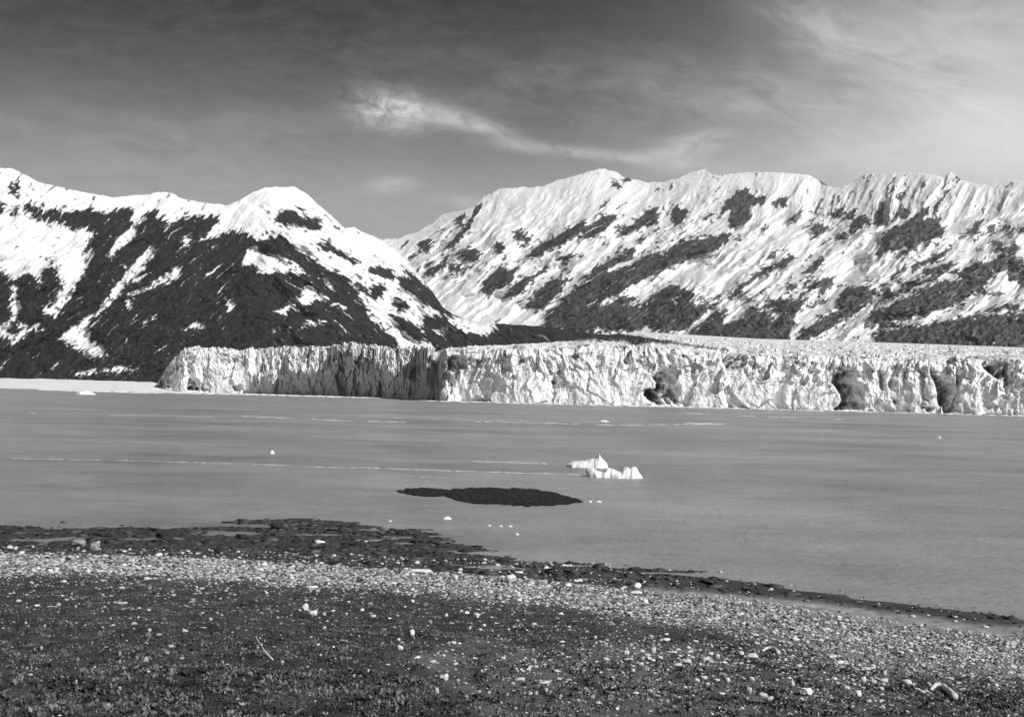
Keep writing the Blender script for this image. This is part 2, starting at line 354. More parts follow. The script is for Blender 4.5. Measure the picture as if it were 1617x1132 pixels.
for p in [c3([(-60,260),(100,170),(350,125),(550,95),(600,180),(480,280),(300,380),(200,420),(0,560)]), c3([(700,585),(1060,445),(1189,420),(1189,560),(960,620),(850,595)]), c2([(760,560),(900,590),(1070,640),(1189,650),(1189,725),(1000,715),(900,690)]), c3([(-60,640),(0,650),(250,700),(300,765),(100,750),(0,720)]), c4([(0,440),(150,420),(300,330),(400,400),(250,450),(30,620)]),
          c4([(480,460),(560,420),(700,350),(720,470),(800,480),(700,560),(560,560),(480,540)]), c4([(60,100),(350,95),(480,160),(350,230),(220,250),(140,320),(210,200),(80,160)])]: fill(Zcalm, p, 1)
Zcalm = blur(Zcalm, 5)
def flow_noise(px, py, ang, la, lb, seed, o=4):
    a = np.cos(ang) * px + np.sin(ang) * py; b = -np.sin(ang) * px + np.cos(ang) * py
    return fbm(a / la, b / lb, seed, o)
def flow_ridged(px, py, ang, la, lb, seed, o=4):
    a = np.cos(ang) * px + np.sin(ang) * py; b = -np.sin(ang) * px + np.cos(ang) * py
    return ridged(a / la, b / lb, seed, o)

def smooth1(v, n):
    k = np.hanning(2 * n + 3)[1:-1]; k /= k.sum()
    return np.convolve(np.pad(v, n, mode='edge'), k, 'valid')
def massif(name, x0, x1, step, nrow, top, bot, dfoot, dridge, rock, split, angs, seed, rock_lo, rock_hi, relief, rough, spur=None):
    xs = np.arange(x0, x1, step); nc = len(xs)
    t = np.linspace(0, 1, nrow)[:, None]
    yt = lerp_tab(top, xs); yb = lerp_tab(bot, xs); ys = smooth1(yt, 60)
    jag = (fbm(xs / 13, xs * 0, seed + 70, 4) * 2.4)[None] * t ** 9
    px = np.repeat(xs[None], nrow, 0); py = yb + (yt - yb) * t + jag
    tt = np.clip((yb - py) / (yb - ys), 0, 1.25)
    wB = split(px + 40 * fbm(px / 60, py / 60, seed + 2, 2), py + 25 * fbm(px / 60, py / 60, seed + 3, 2))
    pxw = px + 9 * fbm(px / 55, py / 45, seed + 4, 3); pyw = py + 8 * fbm(px / 50, py / 45, seed + 6, 3)
    def fl(fn, la, lb, sd, o): return fn(pxw, pyw, angs[0], la, lb, sd, o) * (1 - wB) + (fn(pxw, pyw, angs[1], la, lb, sd, o) * wB if split else 0)
    fine = fl(flow_noise, 9, 2.4, seed + 20, 4); med = fl(flow_noise, 44, 9, seed + 30, 4); mid = fl(flow_noise, 18, 4.5, seed + 36, 4)
    tth = fl(flow_noise, 26, 3.6, seed + 39, 3) * 15 * (1 - sstep(.3, .7, t) * 0)
    cA, sA = math.cos(angs[0]), math.sin(angs[0]); cB, sB = (math.cos(angs[1]), math.sin(angs[1])) if split else (0, 0)
    wx = px + tth * (cA * (1 - wB) + cB * wB) + fbm(px / 15, py / 15, seed, 4) * 4 + mid * 4
    wy = py + tth * (sA * (1 - wB) + sB * wB) + fbm(px / 15, py / 15, seed + 9, 4) * 4 + fine * 2
    rk = 0.66 * sample(blur(rock, 1), wx, wy) + 0.34 * sample(blur(rock, 6), wx, wy); prd = sample(blur(rock, 8), px, py)
    spk = fbm(px / 5, py / 4, seed + 33, 3); iso = fbm(px / 11, py / 9, seed + 35, 4)
    teeth = fl(flow_noise, 10, 3.2, seed + 37, 3)
    vein = fl(flow_noise, 70, 3.4, seed + 38, 3)
    near = sstep(.01, .22, prd); calm = (1 - .85 * sample(Zcalm, px, py)) * (.35 + .8 * sstep(-.2, .25, fbm(px / 85, py / 55, seed + 95, 3)))
    r = rk + med * 0.20 + mid * 0.34 + iso * 0.34 + near * (fine * 0.40 + spk * .42 + teeth * .45)
    r = r + (rk < .5) * rough * calm * (0.55 * sstep(0.15, .5, mid + .6 * med) - 0.12) - (rk > .5) * 0.5 * sstep(0.30, 0.55, spk + .6 * mid)
    r = r - .75 * (rk > .5) * sstep(.36, .52, vein) + rough * calm * (rk < .5) * (.9 * sstep(.16, .34, vein + .4 * spk) * sstep(-.05, .25, med + iso) + .5 * sstep(.12, .4, iso + .8 * teeth) * near); wd = .05 + .20 * sstep(-.05, .45, fbm(px / 36, py / 26, seed + 97, 3)); r = sstep(0.39 - wd, 0.39 + wd, r)
    taper = np.clip(np.sin(np.pi * np.clip(t, 0, 1)), 0, 1) ** 0.5
    d0 = smooth1(lerp_tab(dfoot, xs), 50); d1 = smooth1(lerp_tab(dridge, xs), 50)
    D = d0 + (d1 - d0) * tt ** 1.05
    D = D - relief * (.55 * prd + .45 * fbm(px / 48, py / 34, seed + 91, 3)) * taper
    D = D - relief * (fl(flow_ridged, 190, 46, seed + 40, 4) - 0.55) * taper * 1.5
    D = D - calm * relief * 0.22 * (fl(flow_ridged, 60, 13, seed + 50, 4) - 0.55) * taper
    D = D + relief * (0.05 + 0.10 * r) * fbm(px / 7, py / 5, seed + 60, 4) - 12 * r
    snow = 0.86 - calm * (0.06 + .15 * rough) * np.clip(fine * 0.9 + mid * .9 + med * 0.5, 0, 1) - 0.22 * rk * (rk < .5)
    rock_a = (rock_lo + (rock_hi - rock_lo) * sstep(700, 1500, px)) * (1 + 1.2 * mid + 1.2 * spk + .8 * iso)  # rock lightens toward the right: distance haze put into its colour
    alb = np.clip(snow * (1 - r) + rock_a * r, 0.014, 0.9)
    if spur:
        sl = np.array(spur, float); yl = np.interp(px, sl[:, 0], sl[:, 1]) + 5 * fbm(px / 12, py / 12, seed + 99, 3)
        win = sstep(sl[0, 0], sl[0, 0] + 50, px) * (1 - sstep(sl[-1, 0] - 60, sl[-1, 0], px))
        D = D + win * (260 * sstep(0, 7, yl - py) - 90 * np.exp(-((py - yl) / 16) ** 2) * (py > yl))
    X, Y, Z = at_dist(px, py, D)
    # the far side of the ridge
    nb = 14; k = (np.arange(1, nb + 1) / nb)[:, None]
    back = D[-1:] * (1 + 0.22 * k); rx, ry, rz = rays(xs, py[-1])
    bx = rx[None] * back; by = ry[None] * back; bz = Z[-1:] * (1 - k) - 5 * k - 30 * np.abs(fbm(bx / 400, by / 400, seed, 3)) * k
    X = np.vstack([X, bx]); Y = np.vstack([Y, by]); Z = np.vstack([Z, bz])
    A = np.vstack([alb, np.repeat(alb[-1:], nb, 0)])
    me = mesh_from(name, np.stack([X, Y, Z], -1).reshape(-1, 3), grid_faces(nrow + nb, nc), m_mount, {'albedo': A}, True)
    return obj(name, me)

topL = [(-420,300),(-200,285),(-60,262),(20,266),(60,287),(100,297),(140,305),(180,312),(205,309),(235,307),(250,303),(270,304),(285,313),(320,320),(360,324),(375,318),(400,303),(420,296),(465,295),(480,303),(500,320),(520,338),(545,361),(557,358),(575,368),(592,374),(612,386),(640,410),(662,436),(683,460),(698,484),(715,496),(735,504),(760,508),(800,512),(840,514),(865,517),(900,521),(960,529),(1010,536),(1060,560)]
left = massif('mountain', -420, 1060, 1.25, 270, topL, [(-420,604),(720,606),(1060,590)],
    [(-420,2400),(250,2500),(650,2900),(870,3600),(1060,3900)],
    [(-420,3500),(20,3700),(465,3900),(560,4700),(627,5100),(650,4600),(700,4300),(760,4150),(865,4000),(1060,4000)],
    rockL, lambda x, y: sstep(360, 470, x), (2.41, 0.62), 100, 0.021, 0.034, 95, 0.28, [(425,345),(440,360),(500,398),(565,430),(620,462),(675,490),(720,508),(770,520)])
tag(left, 'dark steep mountain with snowy crest and white gullies above the left end of the glacier', 'mountain', kind='structure')
topR = [(520,425),(560,392),(585,377),(600,377),(627,377),(640,372),(660,366),(690,348),(700,338),(730,332),(750,326),(765,310),(790,298),(820,296),(855,295),(880,285),(910,277),(930,271),(955,265),(962,270),(975,272),(985,280),(1000,283),(1020,288),(1045,288),(1070,282),(1090,272),(1112,267),(1125,277),(1150,275),(1170,273),(1200,272),(1240,273),(1275,276),(1300,288),(1315,297),(1335,292),(1365,276),(1400,274),(1430,273),(1460,274),(1490,280),(1500,271),(1520,285),(1545,292),(1560,290),(1600,285),(1700,290),(2050,330)]
right = massif('mountain_range', 520, 2050, 1.25, 270, topR, [(520,565),(870,565),(1600,575),(2050,590)],
    [(520,5000),(650,4900),(870,4500),(1000,4200),(1300,3500),(1600,3000),(2050,2600)],
    [(520,6900),(650,7000),(960,7000),(1300,6500),(1600,5800),(2050,5000)],
    rockR, lambda x, y: sstep(380, 310, y) * (0.5 + .5 * sstep(1100, 1300, x)), (2.56, 2.12), 300, 0.045, 0.085, 140, 0.80)
tag(right, 'long snowy mountain range with dark diagonal rock ribs behind the glacier', 'mountain range', kind='structure')

# ------------------------------------------------------------------ water
def make_water():
    m = bpy.data.materials.new('silty_water'); m.use_nodes = True
    t = m.node_tree; b = t.nodes['Principled BSDF']
    b.inputs['Roughness'].default_value = 0.32; b.inputs['IOR'].default_value = 1.33
    b.inputs['Specular IOR Level'].default_value = 0.35
    co = t.nodes.new('ShaderNodeTexCoord')
    def noise(sx, sy, det, rough=0.6):
        mp = t.nodes.new('ShaderNodeMapping'); mp.inputs['Scale'].default_value = (sx, sy, 1)
        t.links.new(co.outputs['Object'], mp.inputs['Vector'])
        n = t.nodes.new('ShaderNodeTexNoise'); n.inputs['Scale'].default_value = 1; n.inputs['Detail'].default_value = det
        n.inputs['Roughness'].default_value = rough
        t.links.new(mp.outputs[0], n.inputs['Vector']); return n.outputs[0]
    silt_ripple = noise(0.014, 0.02, 13, 0.80); fine = noise(0.35, 0.9, 8, 0.85)  # silty tone, with ripples and wind patches painted into the colour
    mx = t.nodes.new('ShaderNodeMath'); mx.operation = 'MULTIPLY_ADD'; mx.inputs[1].default_value = 1.05; mx.inputs[2].default_value = -0.29
    t.links.new(silt_ripple, mx.inputs[0])
    m2 = t.nodes.new('ShaderNodeMath'); m2.operation = 'MULTIPLY_ADD'; m2.inputs[1].default_value = 0.16
    t.links.new(fine, m2.inputs[0]); t.links.new(mx.outputs[0], m2.inputs[2])
    cmb = t.nodes.new('ShaderNodeCombineColor')
    for i in range(3): t.links.new(m2.outputs[0], cmb.inputs[i])
    t.links.new(cmb.outputs[0], b.inputs['Base Color'])
    wv = noise(1.6, 3.4, 6, 0.65)
    bp = t.nodes.new('ShaderNodeBump'); bp.inputs['Distance'].default_value = 0.22; bp.inputs['Strength'].default_value = 1.0
    t.links.new(wv, bp.inputs['Height']); t.links.new(bp.outputs[0], b.inputs['Normal'])
    V = np.array([(-9000, -900, 0), (9000, -900, 0), (9000, 9800, 0), (-9000, 9800, 0)], float)
    return obj('water', mesh_from('water', V, np.array([[0, 1, 2, 3]]), m))
tag(make_water(), kind='structure')

# ------------------------------------------------------------------ snow bank on the far left shore
xs = np.arange(-420, 330, 2.0); ns = 26
t = np.linspace(0, 1, ns)[:, None]
yt = lerp_tab([(-420,590),(20,597),(60,597),(150,600),(240,603),(262,608),(300,615),(330,618)], xs) + fbm(xs / 30, xs * 0, 3, 3) * 1.0
yh = yhor(xs); zt = np.maximum((yh - yt) / F * 2430 * cosf(xs) + H, 0.6)
Dn = lerp_tab([(-420,2050),(20,2050),(200,2080),(330,2150)], xs)[None] + 12 * fbm(xs / 12, xs * 0, 5, 4)[None]
D = Dn + (2520 - Dn) * t
z = zt[None] * sstep(0, 1, t) ** 0.8 - 0.6 * (1 - t) + 1.2 * fbm(xs[None] / 25 + 0 * t, t * 6, 8, 3) * t
rx, ry, _ = rays(xs, yh)
V = np.stack([rx[None] * D, ry[None] * D, z], -1).reshape(-1, 3)
sb = obj('snow_bank', mesh_from('snow_bank', V, grid_faces(ns, len(xs)), m_snow, smooth=True))
tag(sb, 'low white snow covered shore below the dark mountain, left of the ice cliff', 'snow bank', kind='structure')

# ------------------------------------------------------------------ glacier
def glacier():
    root = link(bpy.data.objects.new('glacier', None)); root.location = (0, 1120, 0)
    tag(root, 'long white tidewater glacier ending in a jagged ice cliff across the water', 'glacier')
    xs = np.arange(249, 1990, 0.8); nc = len(xs)
    Df = lerp_tab([(249,2300),(262,2230),(290,2190),(380,2150),(400,2130),(520,1880),(545,1840),(655,1480),(674,1235),(700,1175),(800,1130),(1000,1110),(1300,1100),(1620,1085),(1990,1060)], xs)
    ytop = lerp_tab([(249,607),(255,592),(262,579),(275,562),(290,551),(310,546),(360,549),(375,552),(400,546),(440,542),(520,541),(560,538),(600,541),(632,544),(655,536),(680,537),(688,550),(760,551),(800,551),(870,548),(930,543),(1000,543),(1050,547),(1100,555),(1200,560),(1300,561),(1400,563),(1500,565),(1620,568),(1990,575)], xs)
    rx, ry, _ = rays(xs, yhor(xs))
    fx, fy = rx * Df, ry * Df
    arc = np.concatenate([[0], np.cumsum(np.hypot(np.diff(fx), np.diff(fy)))])
    ztop = (yhor(xs) - ytop) / F * Df * cosf(xs) + H
    v, f1, f2 = cells(arc / 17, arc * 0 + 3.5, 41)
    am = 1.5 - 1.0 * sstep(680, 700, xs)
    ztop = ztop + am * (1.8 * fbm(arc / 30, arc * 0, 21, 3) + v * 2.6 - 2.4 * sstep(0.10, 0.0, f2 - f1) + 2.4 * fbm(arc / 6, arc * 0, 22, 3))
    ztop = np.maximum(ztop, 3)
    nr = 120; t = np.linspace(0, 1, nr)[:, None]
    A = np.repeat(arc[None], nr, 0); Z = ztop[None] * t - 1.5 * (1 - t)
    py_approx = yhor(xs)[None] - (Z - H) * F / (Df * cosf(xs))[None]; px = np.repeat(xs[None], nr, 0)
    wq = fbm(A / 16, Z / 16, 33, 4); ppx = px + 7 * wq; ppy = py_approx + 5 * fbm(A / 14, Z / 14, 34, 4)
    # shaded alcoves: bays whose walls face away from the sun
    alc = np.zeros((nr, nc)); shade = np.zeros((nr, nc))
    def zz(ox, oy, s, pts): return [(ox + a * s, oy + b * s) for a, b in pts]
    g4, g5, g6, g7 = 420 / 1617, 360 / 1617, 360 / 1617, 357 / 1617
    polys = [
        (zz(960, 510, g6, [(465,265),(470,440),(510,440),(540,575),(400,590),(300,560),(240,500),(250,460),(330,460),(345,430),(315,385),(400,310)]), 1.5),
        (zz(960, 510, g6, [(150,190),(205,190),(175,270),(125,310),(80,270)]), 1.4),
        (zz(960, 510, g6, [(800,230),(850,190),(1040,180),(1045,320),(1020,330),(980,300),(930,345),(860,340),(810,290)]), 1.0),
        (zz(960, 510, g6, [(590,190),(635,180),(625,230),(600,220)]), 1.2), (zz(960, 510, g6, [(515,210),(570,240),(560,260),(525,255)]), 1.2), (zz(960, 510, g6, [(400,230),(440,190),(450,245),(410,250)]), 1.2),
        (zz(640, 510, g5, [(310,230),(430,215),(440,300),(390,350),(350,470),(290,470),(300,400),(260,385),(285,330)]), 1.4),
        (zz(640, 510, g5, [(120,260),(180,220),(215,260),(200,350),(120,480),(110,520),(80,520),(100,420),(30,400),(30,345)]), 1.3), (zz(640, 510, g5, [(225,470),(240,480),(238,550),(190,548)]), 1.4),
        (zz(640, 510, g5, [(1060,350),(1130,270),(1090,380),(1095,470),(1040,465),(1035,420)]), 1.4), (zz(640, 510, g5, [(1525,270),(1580,200),(1617,190),(1617,250),(1560,310)]), 1.3),
        (zz(640, 510, g5, [(1340,250),(1390,190),(1400,260),(1380,350),(1340,300)]), 1.0), (zz(640, 510, g5, [(755,340),(775,350),(780,420),(765,410)]), 1.2), (zz(640, 510, g5, [(830,290),(850,310),(838,335)]), 1.2), (zz(640, 510, g5, [(800,260),(860,240),(855,285),(810,280)]), 1.2),
        (zz(640, 510, g5, [(1415,370),(1440,400),(1430,435),(1412,420)]), 1.2), (zz(640, 510, g5, [(955,400),(985,385),(985,415),(960,415)]), 1.2),
        (zz(1260, 510, g7, [(230,430),(250,360),(400,310),(420,420),(460,440),(480,540),(520,600),(480,625),(250,618),(310,560),(300,510)]), 1.3), (zz(1260, 510, g7, [(940,340),(960,320),(1040,350),(1070,420),(1120,420),(1145,520),(1160,640),(1030,640),(990,560),(1000,480),(970,420)]), 1.4),
        (zz(1260, 510, g7, [(1130,310),(1170,320),(1160,450),(1140,520),(1130,420)]), 1.4), (zz(1260, 510, g7, [(1330,310),(1410,260),(1500,280),(1510,380),(1480,600),(1470,420),(1390,390)]), 1.4), (zz(1260, 510, g7, [(570,380),(620,350),(640,470),(600,480)]), 1.2),
        (zz(1260, 510, g7, [(650,320),(690,280),(690,480),(655,470)]), 1.3), (zz(1260, 510, g7, [(870,320),(930,310),(900,385),(880,380)]), 1.2), (zz(1260, 510, g7, [(660,520),(730,560),(720,610),(690,610)]), 1.2), (zz(1260, 510, g7, [(880,470),(950,540),(940,570),(900,540)]), 1.2), (zz(1260, 510, g7, [(880,600),(990,600),(970,635),(920,635)]), 1.2),
        (zz(240, 510, g4, [(40,390),(60,300),(130,230),(190,250),(150,290),(150,390)]), 1.0), (zz(240, 510, g4, [(210,170),(245,180),(255,340),(350,400),(370,415),(220,410),(215,300),(190,210)]), 1.3), (zz(240, 510, g4, [(300,230),(350,330),(370,400),(300,380)]), 1.0), (zz(240, 510, g4, [(490,390),(520,370),(570,415),(490,418)]), 1.2), (zz(240, 510, g4, [(470,210),(530,200),(525,245),(490,235)]), 1.2),
        (zz(240, 510, g4, [(1145,140),(1190,140),(1170,260),(1150,330),(1090,440),(1085,400),(1130,290)]), 1.4),
    ]
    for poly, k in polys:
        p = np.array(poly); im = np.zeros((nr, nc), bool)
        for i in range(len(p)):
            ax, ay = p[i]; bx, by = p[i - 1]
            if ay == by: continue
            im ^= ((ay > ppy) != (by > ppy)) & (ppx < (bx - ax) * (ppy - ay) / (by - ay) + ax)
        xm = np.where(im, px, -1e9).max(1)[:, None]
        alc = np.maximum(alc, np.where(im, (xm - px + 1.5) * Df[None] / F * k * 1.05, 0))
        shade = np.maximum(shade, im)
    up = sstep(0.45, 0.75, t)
    w1 = fbm(A / 28, Z / 40, 44, 4); w2 = fbm(A / 28, Z / 40, 45, 4); lean_a = A + 1.3 * (Z - 20) * fbm(A / 55, Z / 90, 46, 2)
    big, _, _ = cells(A / 58 + .5 * w1, Z / 75 + 0.2 + .5 * w2, 51)
    blk, _, _ = cells(lean_a / 15 + .9 * w1, Z / 22 + .7 * w2, 61)
    sml, _, _ = cells(lean_a / 5.5 + 1.5 * w2, Z / 9 + 1.2 * w1, 71)
    tiny, _, _ = cells(lean_a / 2.6 + 1.5 * w1, Z / 5 + 1.5 * w2, 72)
    flut = ridged(lean_a / 9 + .6 * w1, Z / 70, 81, 4)
    fz = .42 + .75 * sstep(.35, .7, t + .25 * w2)
    disp = (1 + 1.1 * sstep(385, 410, px) * (1 - sstep(690, 720, px))) * (10 * big + 5.5 * blk + fz * (2.8 * sml + 1.1 * tiny - 2.2 * (flut - 0.55) + 4.4 * fbm(A / 8, Z / 10, 91, 5)))
    lean = 11 * t ** 2.2 + 5 * t + 6 * sstep(0.85, 1, t)
    # the oblique left part: its upper half leans back into the light
    obl = sstep(392, 402, px) * (1 - sstep(686, 704, px))
    t0 = np.clip(np.interp(px, [380, 400, 520, 530, 560, 600, 640, 660], [.3, .42, .52, .82, .74, .60, .38, .22]) + .16 * fbm(A / 26, Z / 60, 95, 4), .2, .95)
    Dc = Df[None] + lean + disp + blur(alc, 1) * (.8 + 1.1 * fbm(lean_a / 7, Z / 9, 97, 4)) + obl * 230 * np.clip(t - t0, 0, 1)
    X, Y = rx[None] * Dc, ry[None] * Dc
    dirt_shade = 0.30 * sstep(0.12, 0.5, fbm(A / 22, Z / 11, 101, 5)) * (0.3 + up) + 0.42 * sstep(0.20, 0.42, fbm(lean_a / 6, Z / 8, 103, 4) + .35 * w1) * (.3 + up) + 0.08 * shade  # grey dirt and crevasse mottle, plus alcove shade darkened into the albedo
    alb = np.clip(0.88 - dirt_shade, 0.2, 0.9)
    off = np.array(root.location)
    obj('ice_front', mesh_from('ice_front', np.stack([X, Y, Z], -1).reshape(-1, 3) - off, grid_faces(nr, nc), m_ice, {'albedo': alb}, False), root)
    # upper surface running back to the foot of the mountains
    yback = lerp_tab([(249,640),(640,590),(690,556),(740,548),(800,545),(850,542),(900,538),(960,528),(1000,524),(1060,527),(1200,535),(1400,541),(1598,548),(1990,560)], xs)
    Db = lerp_tab([(249,2560),(640,2800),(690,2900),(870,3500),(1000,3700),(1300,3250),(1620,2800),(1990,2500)], xs)
    zb = np.maximum((yhor(xs) - yback) / F * Db * cosf(xs) + H, np.where(xs < 690, ztop * 0.96, 0))
    nt = 110; s = np.linspace(0, 1, nt)[:, None]
    dsm = smooth1(Dc[-1], 30); zsm = smooth1(Z[-1], 14)
    D2 = dsm[None] + (Db - dsm)[None] * s ** 1.9
    ed = np.exp(-(D2 - dsm[None]) / 10)
    Z2 = zsm[None] + (zb - zsm)[None] * s ** 1.75 + (Z[-1] - zsm)[None] * ed
    D2 = D2 + (Dc[-1] - dsm)[None] * ed
    P = px[:1] + 0 * s; Yw = ry[None] * D2; Xw = rx[None] * D2
    fade = sstep(0, 0.03, s) * (1 - sstep(0.75, 0.97, s))
    fade = fade * (1 - .52 * sstep(680, 710, P))
    bl, q1, q2 = cells(Xw / 26, Yw / 26, 111); bs, _, _ = cells(Xw / 11, Yw / 14, 121)
    Z2 = Z2 + fade * (9 * bl + 4.5 * bs + 5 * fbm(Xw / 60, Yw / 60, 131, 3) - 9 * sstep(0.15, 0, q2 - q1)) - 6 * fade
    a2 = np.clip(0.82 - (0.42 * sstep(0.0, 0.4, fbm(Xw / 22, Yw / 60, 141, 5)) + 0.30 * sstep(0.1, .4, fbm(Xw / 8, Yw / 22, 143, 4))) * np.exp(-(D2 - dsm[None]) / 500), .2, .9)
    _, pyy = project(Xw, Yw, Z2)
    mor = np.zeros((PH, PW))
    fill(mor, c3([(-250,870),(-150,845),(0,790),(100,760),(300,770),(480,785),(620,812),(760,832),(850,846),(700,852),(690,866),(640,846),(500,842),(200,852),(0,860)]), 1)
    fill(mor, c3([(620,815),(700,825),(860,848),(950,862),(1100,880),(1110,890),(900,862),(760,850),(680,862)]), 1)
    mo = sstep(0.35, 0.65, sample(mor, P + 4 * fbm(Xw / 20, Yw / 60, 151, 3), pyy + 2 * fbm(Xw / 15, Yw / 30, 152, 3)) + 0.25 * fbm(Xw / 10, Yw / 20, 153, 3))
    a2 = a2 * (1 - mo) + 0.035 * mo
    obj('ice_field', mesh_from('ice_field', np.stack([Xw, Yw, Z2], -1).reshape(-1, 3) - off, grid_faces(nt, nc), m_ice, {'albedo': a2}, False), root)
    return xs, Df
gxs, gDf = glacier()

# ------------------------------------------------------------------ stone, ice and weed shapes
def ico(sub):
    import bmesh
    bm = bmesh.new(); bmesh.ops.create_icosphere(bm, subdivisions=sub, radius=1.0)
    V = np.array([v.co[:] for v in bm.verts]); Fc = np.array([[v.index for v in f.verts] for f in bm.faces]); bm.free()
    return V, Fc
ICO = {s: ico(s) for s in (1, 2, 3, 4)}
def lump(sub, seed, flat=0.6, ang=0.35, stretch=1.3):
    """an angular weathered stone of half-width about 1"""
    V, Fc = ICO[sub]; g = np.random.default_rng(seed)
    V = V.copy()
    for _ in range(11):                           # planes that slice facets off
        n = g.normal(size=3); n /= np.linalg.norm(n); d = g.uniform(0.50, 0.88)
        h = V @ n; V -= np.clip(h - d, 0, None)[:, None] * n
    k = 1 + ang * 0.5 * fbm(V[:, 0] * 1.7 + seed, V[:, 1] * 1.7 + V[:, 2] * 2.1, seed, 3)
    V = V * k[:, None]
    V *= np.array([stretch, 1.0, flat]); V /= np.abs(V[:, 0]).max()
    return V, Fc
def scatter_mesh(name, protos, pos, size, rot, tone, mat, zs=None, smooth=True, tilt=None):
    """many lumps in one mesh"""
    Vs, Fs, As = [], [], []; base = 0
    which = np.arange(len(pos)) % len(protos)
    for k, (PV, PF) in enumerate(protos):
        ii = np.where(which == k)[0]
        if not len(ii): continue
        c, s = np.cos(rot[ii])[:, None], np.sin(rot[ii])[:, None]
        x = PV[None, :, 0] * c - PV[None, :, 1] * s; y = PV[None, :, 0] * s + PV[None, :, 1] * c
        z = np.repeat(PV[None, :, 2], len(ii), 0) * (1 if zs is None else zs[ii][:, None])
        W_ = np.stack([x, y, z], -1) * size[ii][:, None, None] + pos[ii][:, None, :]
        Vs.append(W_.reshape(-1, 3)); nv = len(PV)
        Fs.append((PF[None] + (np.arange(len(ii)) * nv)[:, None, None] + base).reshape(-1, PF.shape[1]))
        As.append(np.repeat(tone[ii], nv)); base += nv * len(ii)
    return mesh_from(name, np.vstack(Vs), np.vstack(Fs), mat, {'albedo': np.concatenate(As)}, smooth)

# ------------------------------------------------------------------ the beach
shoreY = [(-500,842),(20,840),(120,839),(250,838),(330,836),(400,827),(450,823),(510,826),(560,830),(640,842),(700,856),(760,877),(800,889),(850,896),(950,905),(1050,915),(1100,920),(1200,931),(1290,945),(1400,959),(1500,973),(1598,987),(2100,1060)]
bermY = [(-500,868),(20,874),(120,876),(250,880),(400,886),(500,893),(660,902),(808,913),(1000,930),(1100,940),(1200,950),(1300,966),(1400,980),(1500,992),(1598,1006),(2100,1090)]
_px = np.linspace(-500, 2100, 600)
_sy = lerp_tab(shoreY, _px); _by = lerp_tab(bermY, _px)
D_SH = H * F / (_sy - yhor(_px)); D_B = (H - 0.35) * F / (_by - yhor(_px))
D_B = np.minimum(D_B, D_SH - 0.8)
def ground_z(X, Y, noise=True):
    Yc = np.maximum(Y, 0.2); px = np.clip(CX + X / Yc * F / CP, -500, 2100)
    ds = np.interp(px, _px, D_SH); db = np.interp(px, _px, D_B)
    s = ds - Y
    off = -0.035 * np.minimum(-s, 25)
    flat = 0.02 + 0.33 * np.clip(s / np.maximum(ds - db, .1), 0, 1) ** 2.3
    q = np.clip(1 - Yc / db, -1, 1)
    up = 0.35 + 5.0 * q + 0.22 * np.exp(-((q - 0.06) / 0.05) ** 2) * 0.6
    z = np.where(s < 0, off + 0.04, np.where(Y > db, flat, up))
    if noise:
        amp = np.where(Y > db, np.clip(0.03 + 0.11 * sstep(0.3, 3, s), 0, .12) * (1 - .55 * sstep(1000, 1300, px)), 0.07 + 0.10 * sstep(0, 8, db - Y))
        amp = np.where(s < 0, 0.045 * np.exp(s / 7), amp)
        z = z + amp * (fbm(X / 2.2, Y / 2.2, 201, 5) + 0.25 * fbm(X / 0.35, Y / 0.35, 202, 3))
        z = z + (0.20 + .08 * sstep(560, 700, px)) * np.exp(-(s / 9) ** 2) * fbm(X / 5.5, Y / 1.3, 203, 5) * (1 - .8 * sstep(1080, 1220, px)) + (s < 0) * 0.02 * np.exp(s / 5)
    return z
def on_ground(px, py):
    """where the sight line of a photo pixel meets the beach"""
    rx, ry, rz = rays(px, py)
    d = np.full(np.shape(rx), 9.0) if np.ndim(rx) else np.array(9.0)
    lo, hi = d * 0 + 4, d * 0 + 110
    for _ in range(50):
        mid = (lo + hi) / 2
        below = H + rz * mid < ground_z(rx * mid, ry * mid)
        hi = np.where(below, mid, hi); lo = np.where(below, lo, mid)
    return rx * hi, ry * hi, ground_z(rx * hi, ry * hi)
# zones of the beach, drawn as a map
Zweed = np.zeros((PH, PW)); Zpeb = np.zeros((PH, PW)); Zveg = np.zeros((PH, PW)); Zsand = np.zeros((PH, PW))
sh = [p for p in shoreY if 0 <= p[0] <= 1617]; be = [p for p in bermY if 0 <= p[0] <= 1617]
fill(Zweed, [(0,800),(600,800),(1617,960)] + [(1617, 1003), (1500, 982), (1400,970), (1300,955), (1200,942), (1100,938), (1000,930)] + be[::-1][6:] + [(0, 876)], 1)
fill(Zpeb, be[:1] + be + [(1617,1075),(1500,1050),(1400,1035),(1300,1025),(1200,1010),(1100,992),(1040,985),(1000,978),(940,968),(880,955),(800,950),(700,938),(600,930),(500,925),(400,920),(300,915),(200,910),(100,905),(0,908)], 1)
fill(Zpeb, [(640,1020),(800,985),(1000,1000),(1100,1012),(900,1020),(740,1040)], 0.35)
fill(Zpeb, [(800,1132),(760,1090),(740,1060),(780,1030),(900,1020),(1000,1015),(1080,1022),(1150,1015),(1250,1020),(1400,1035),(1617,1075),(1617,1132)], 0.85)
fill(Zpeb, [(1130,1132),(1160,1060),(1250,1040),(1400,1060),(1560,1075),(1600,1132)], 0.85)
fill(Zpeb, [(620,1060),(660,1020),(740,1010),(800,1030),(780,1090),(680,1080)], 0.35)
fill(Zsand, [(1010,925),(1100,935),(1200,942),(1300,952),(1400,966),(1500,979),(1617,995),(1617,1012),(1500,996),(1400,984),(1300,970),(1200,954),(1100,944),(1000,934)], 1)
Zveg[:] = 0
fill(Zveg, [(0,905),(200,910),(400,922),(600,932),(800,952),(900,960),(1000,985),(1100,1000),(1000,1015),(850,1020),(740,1010),(650,1030),(700,1085),(760,1110),(780,1132),(0,1132)], 1)
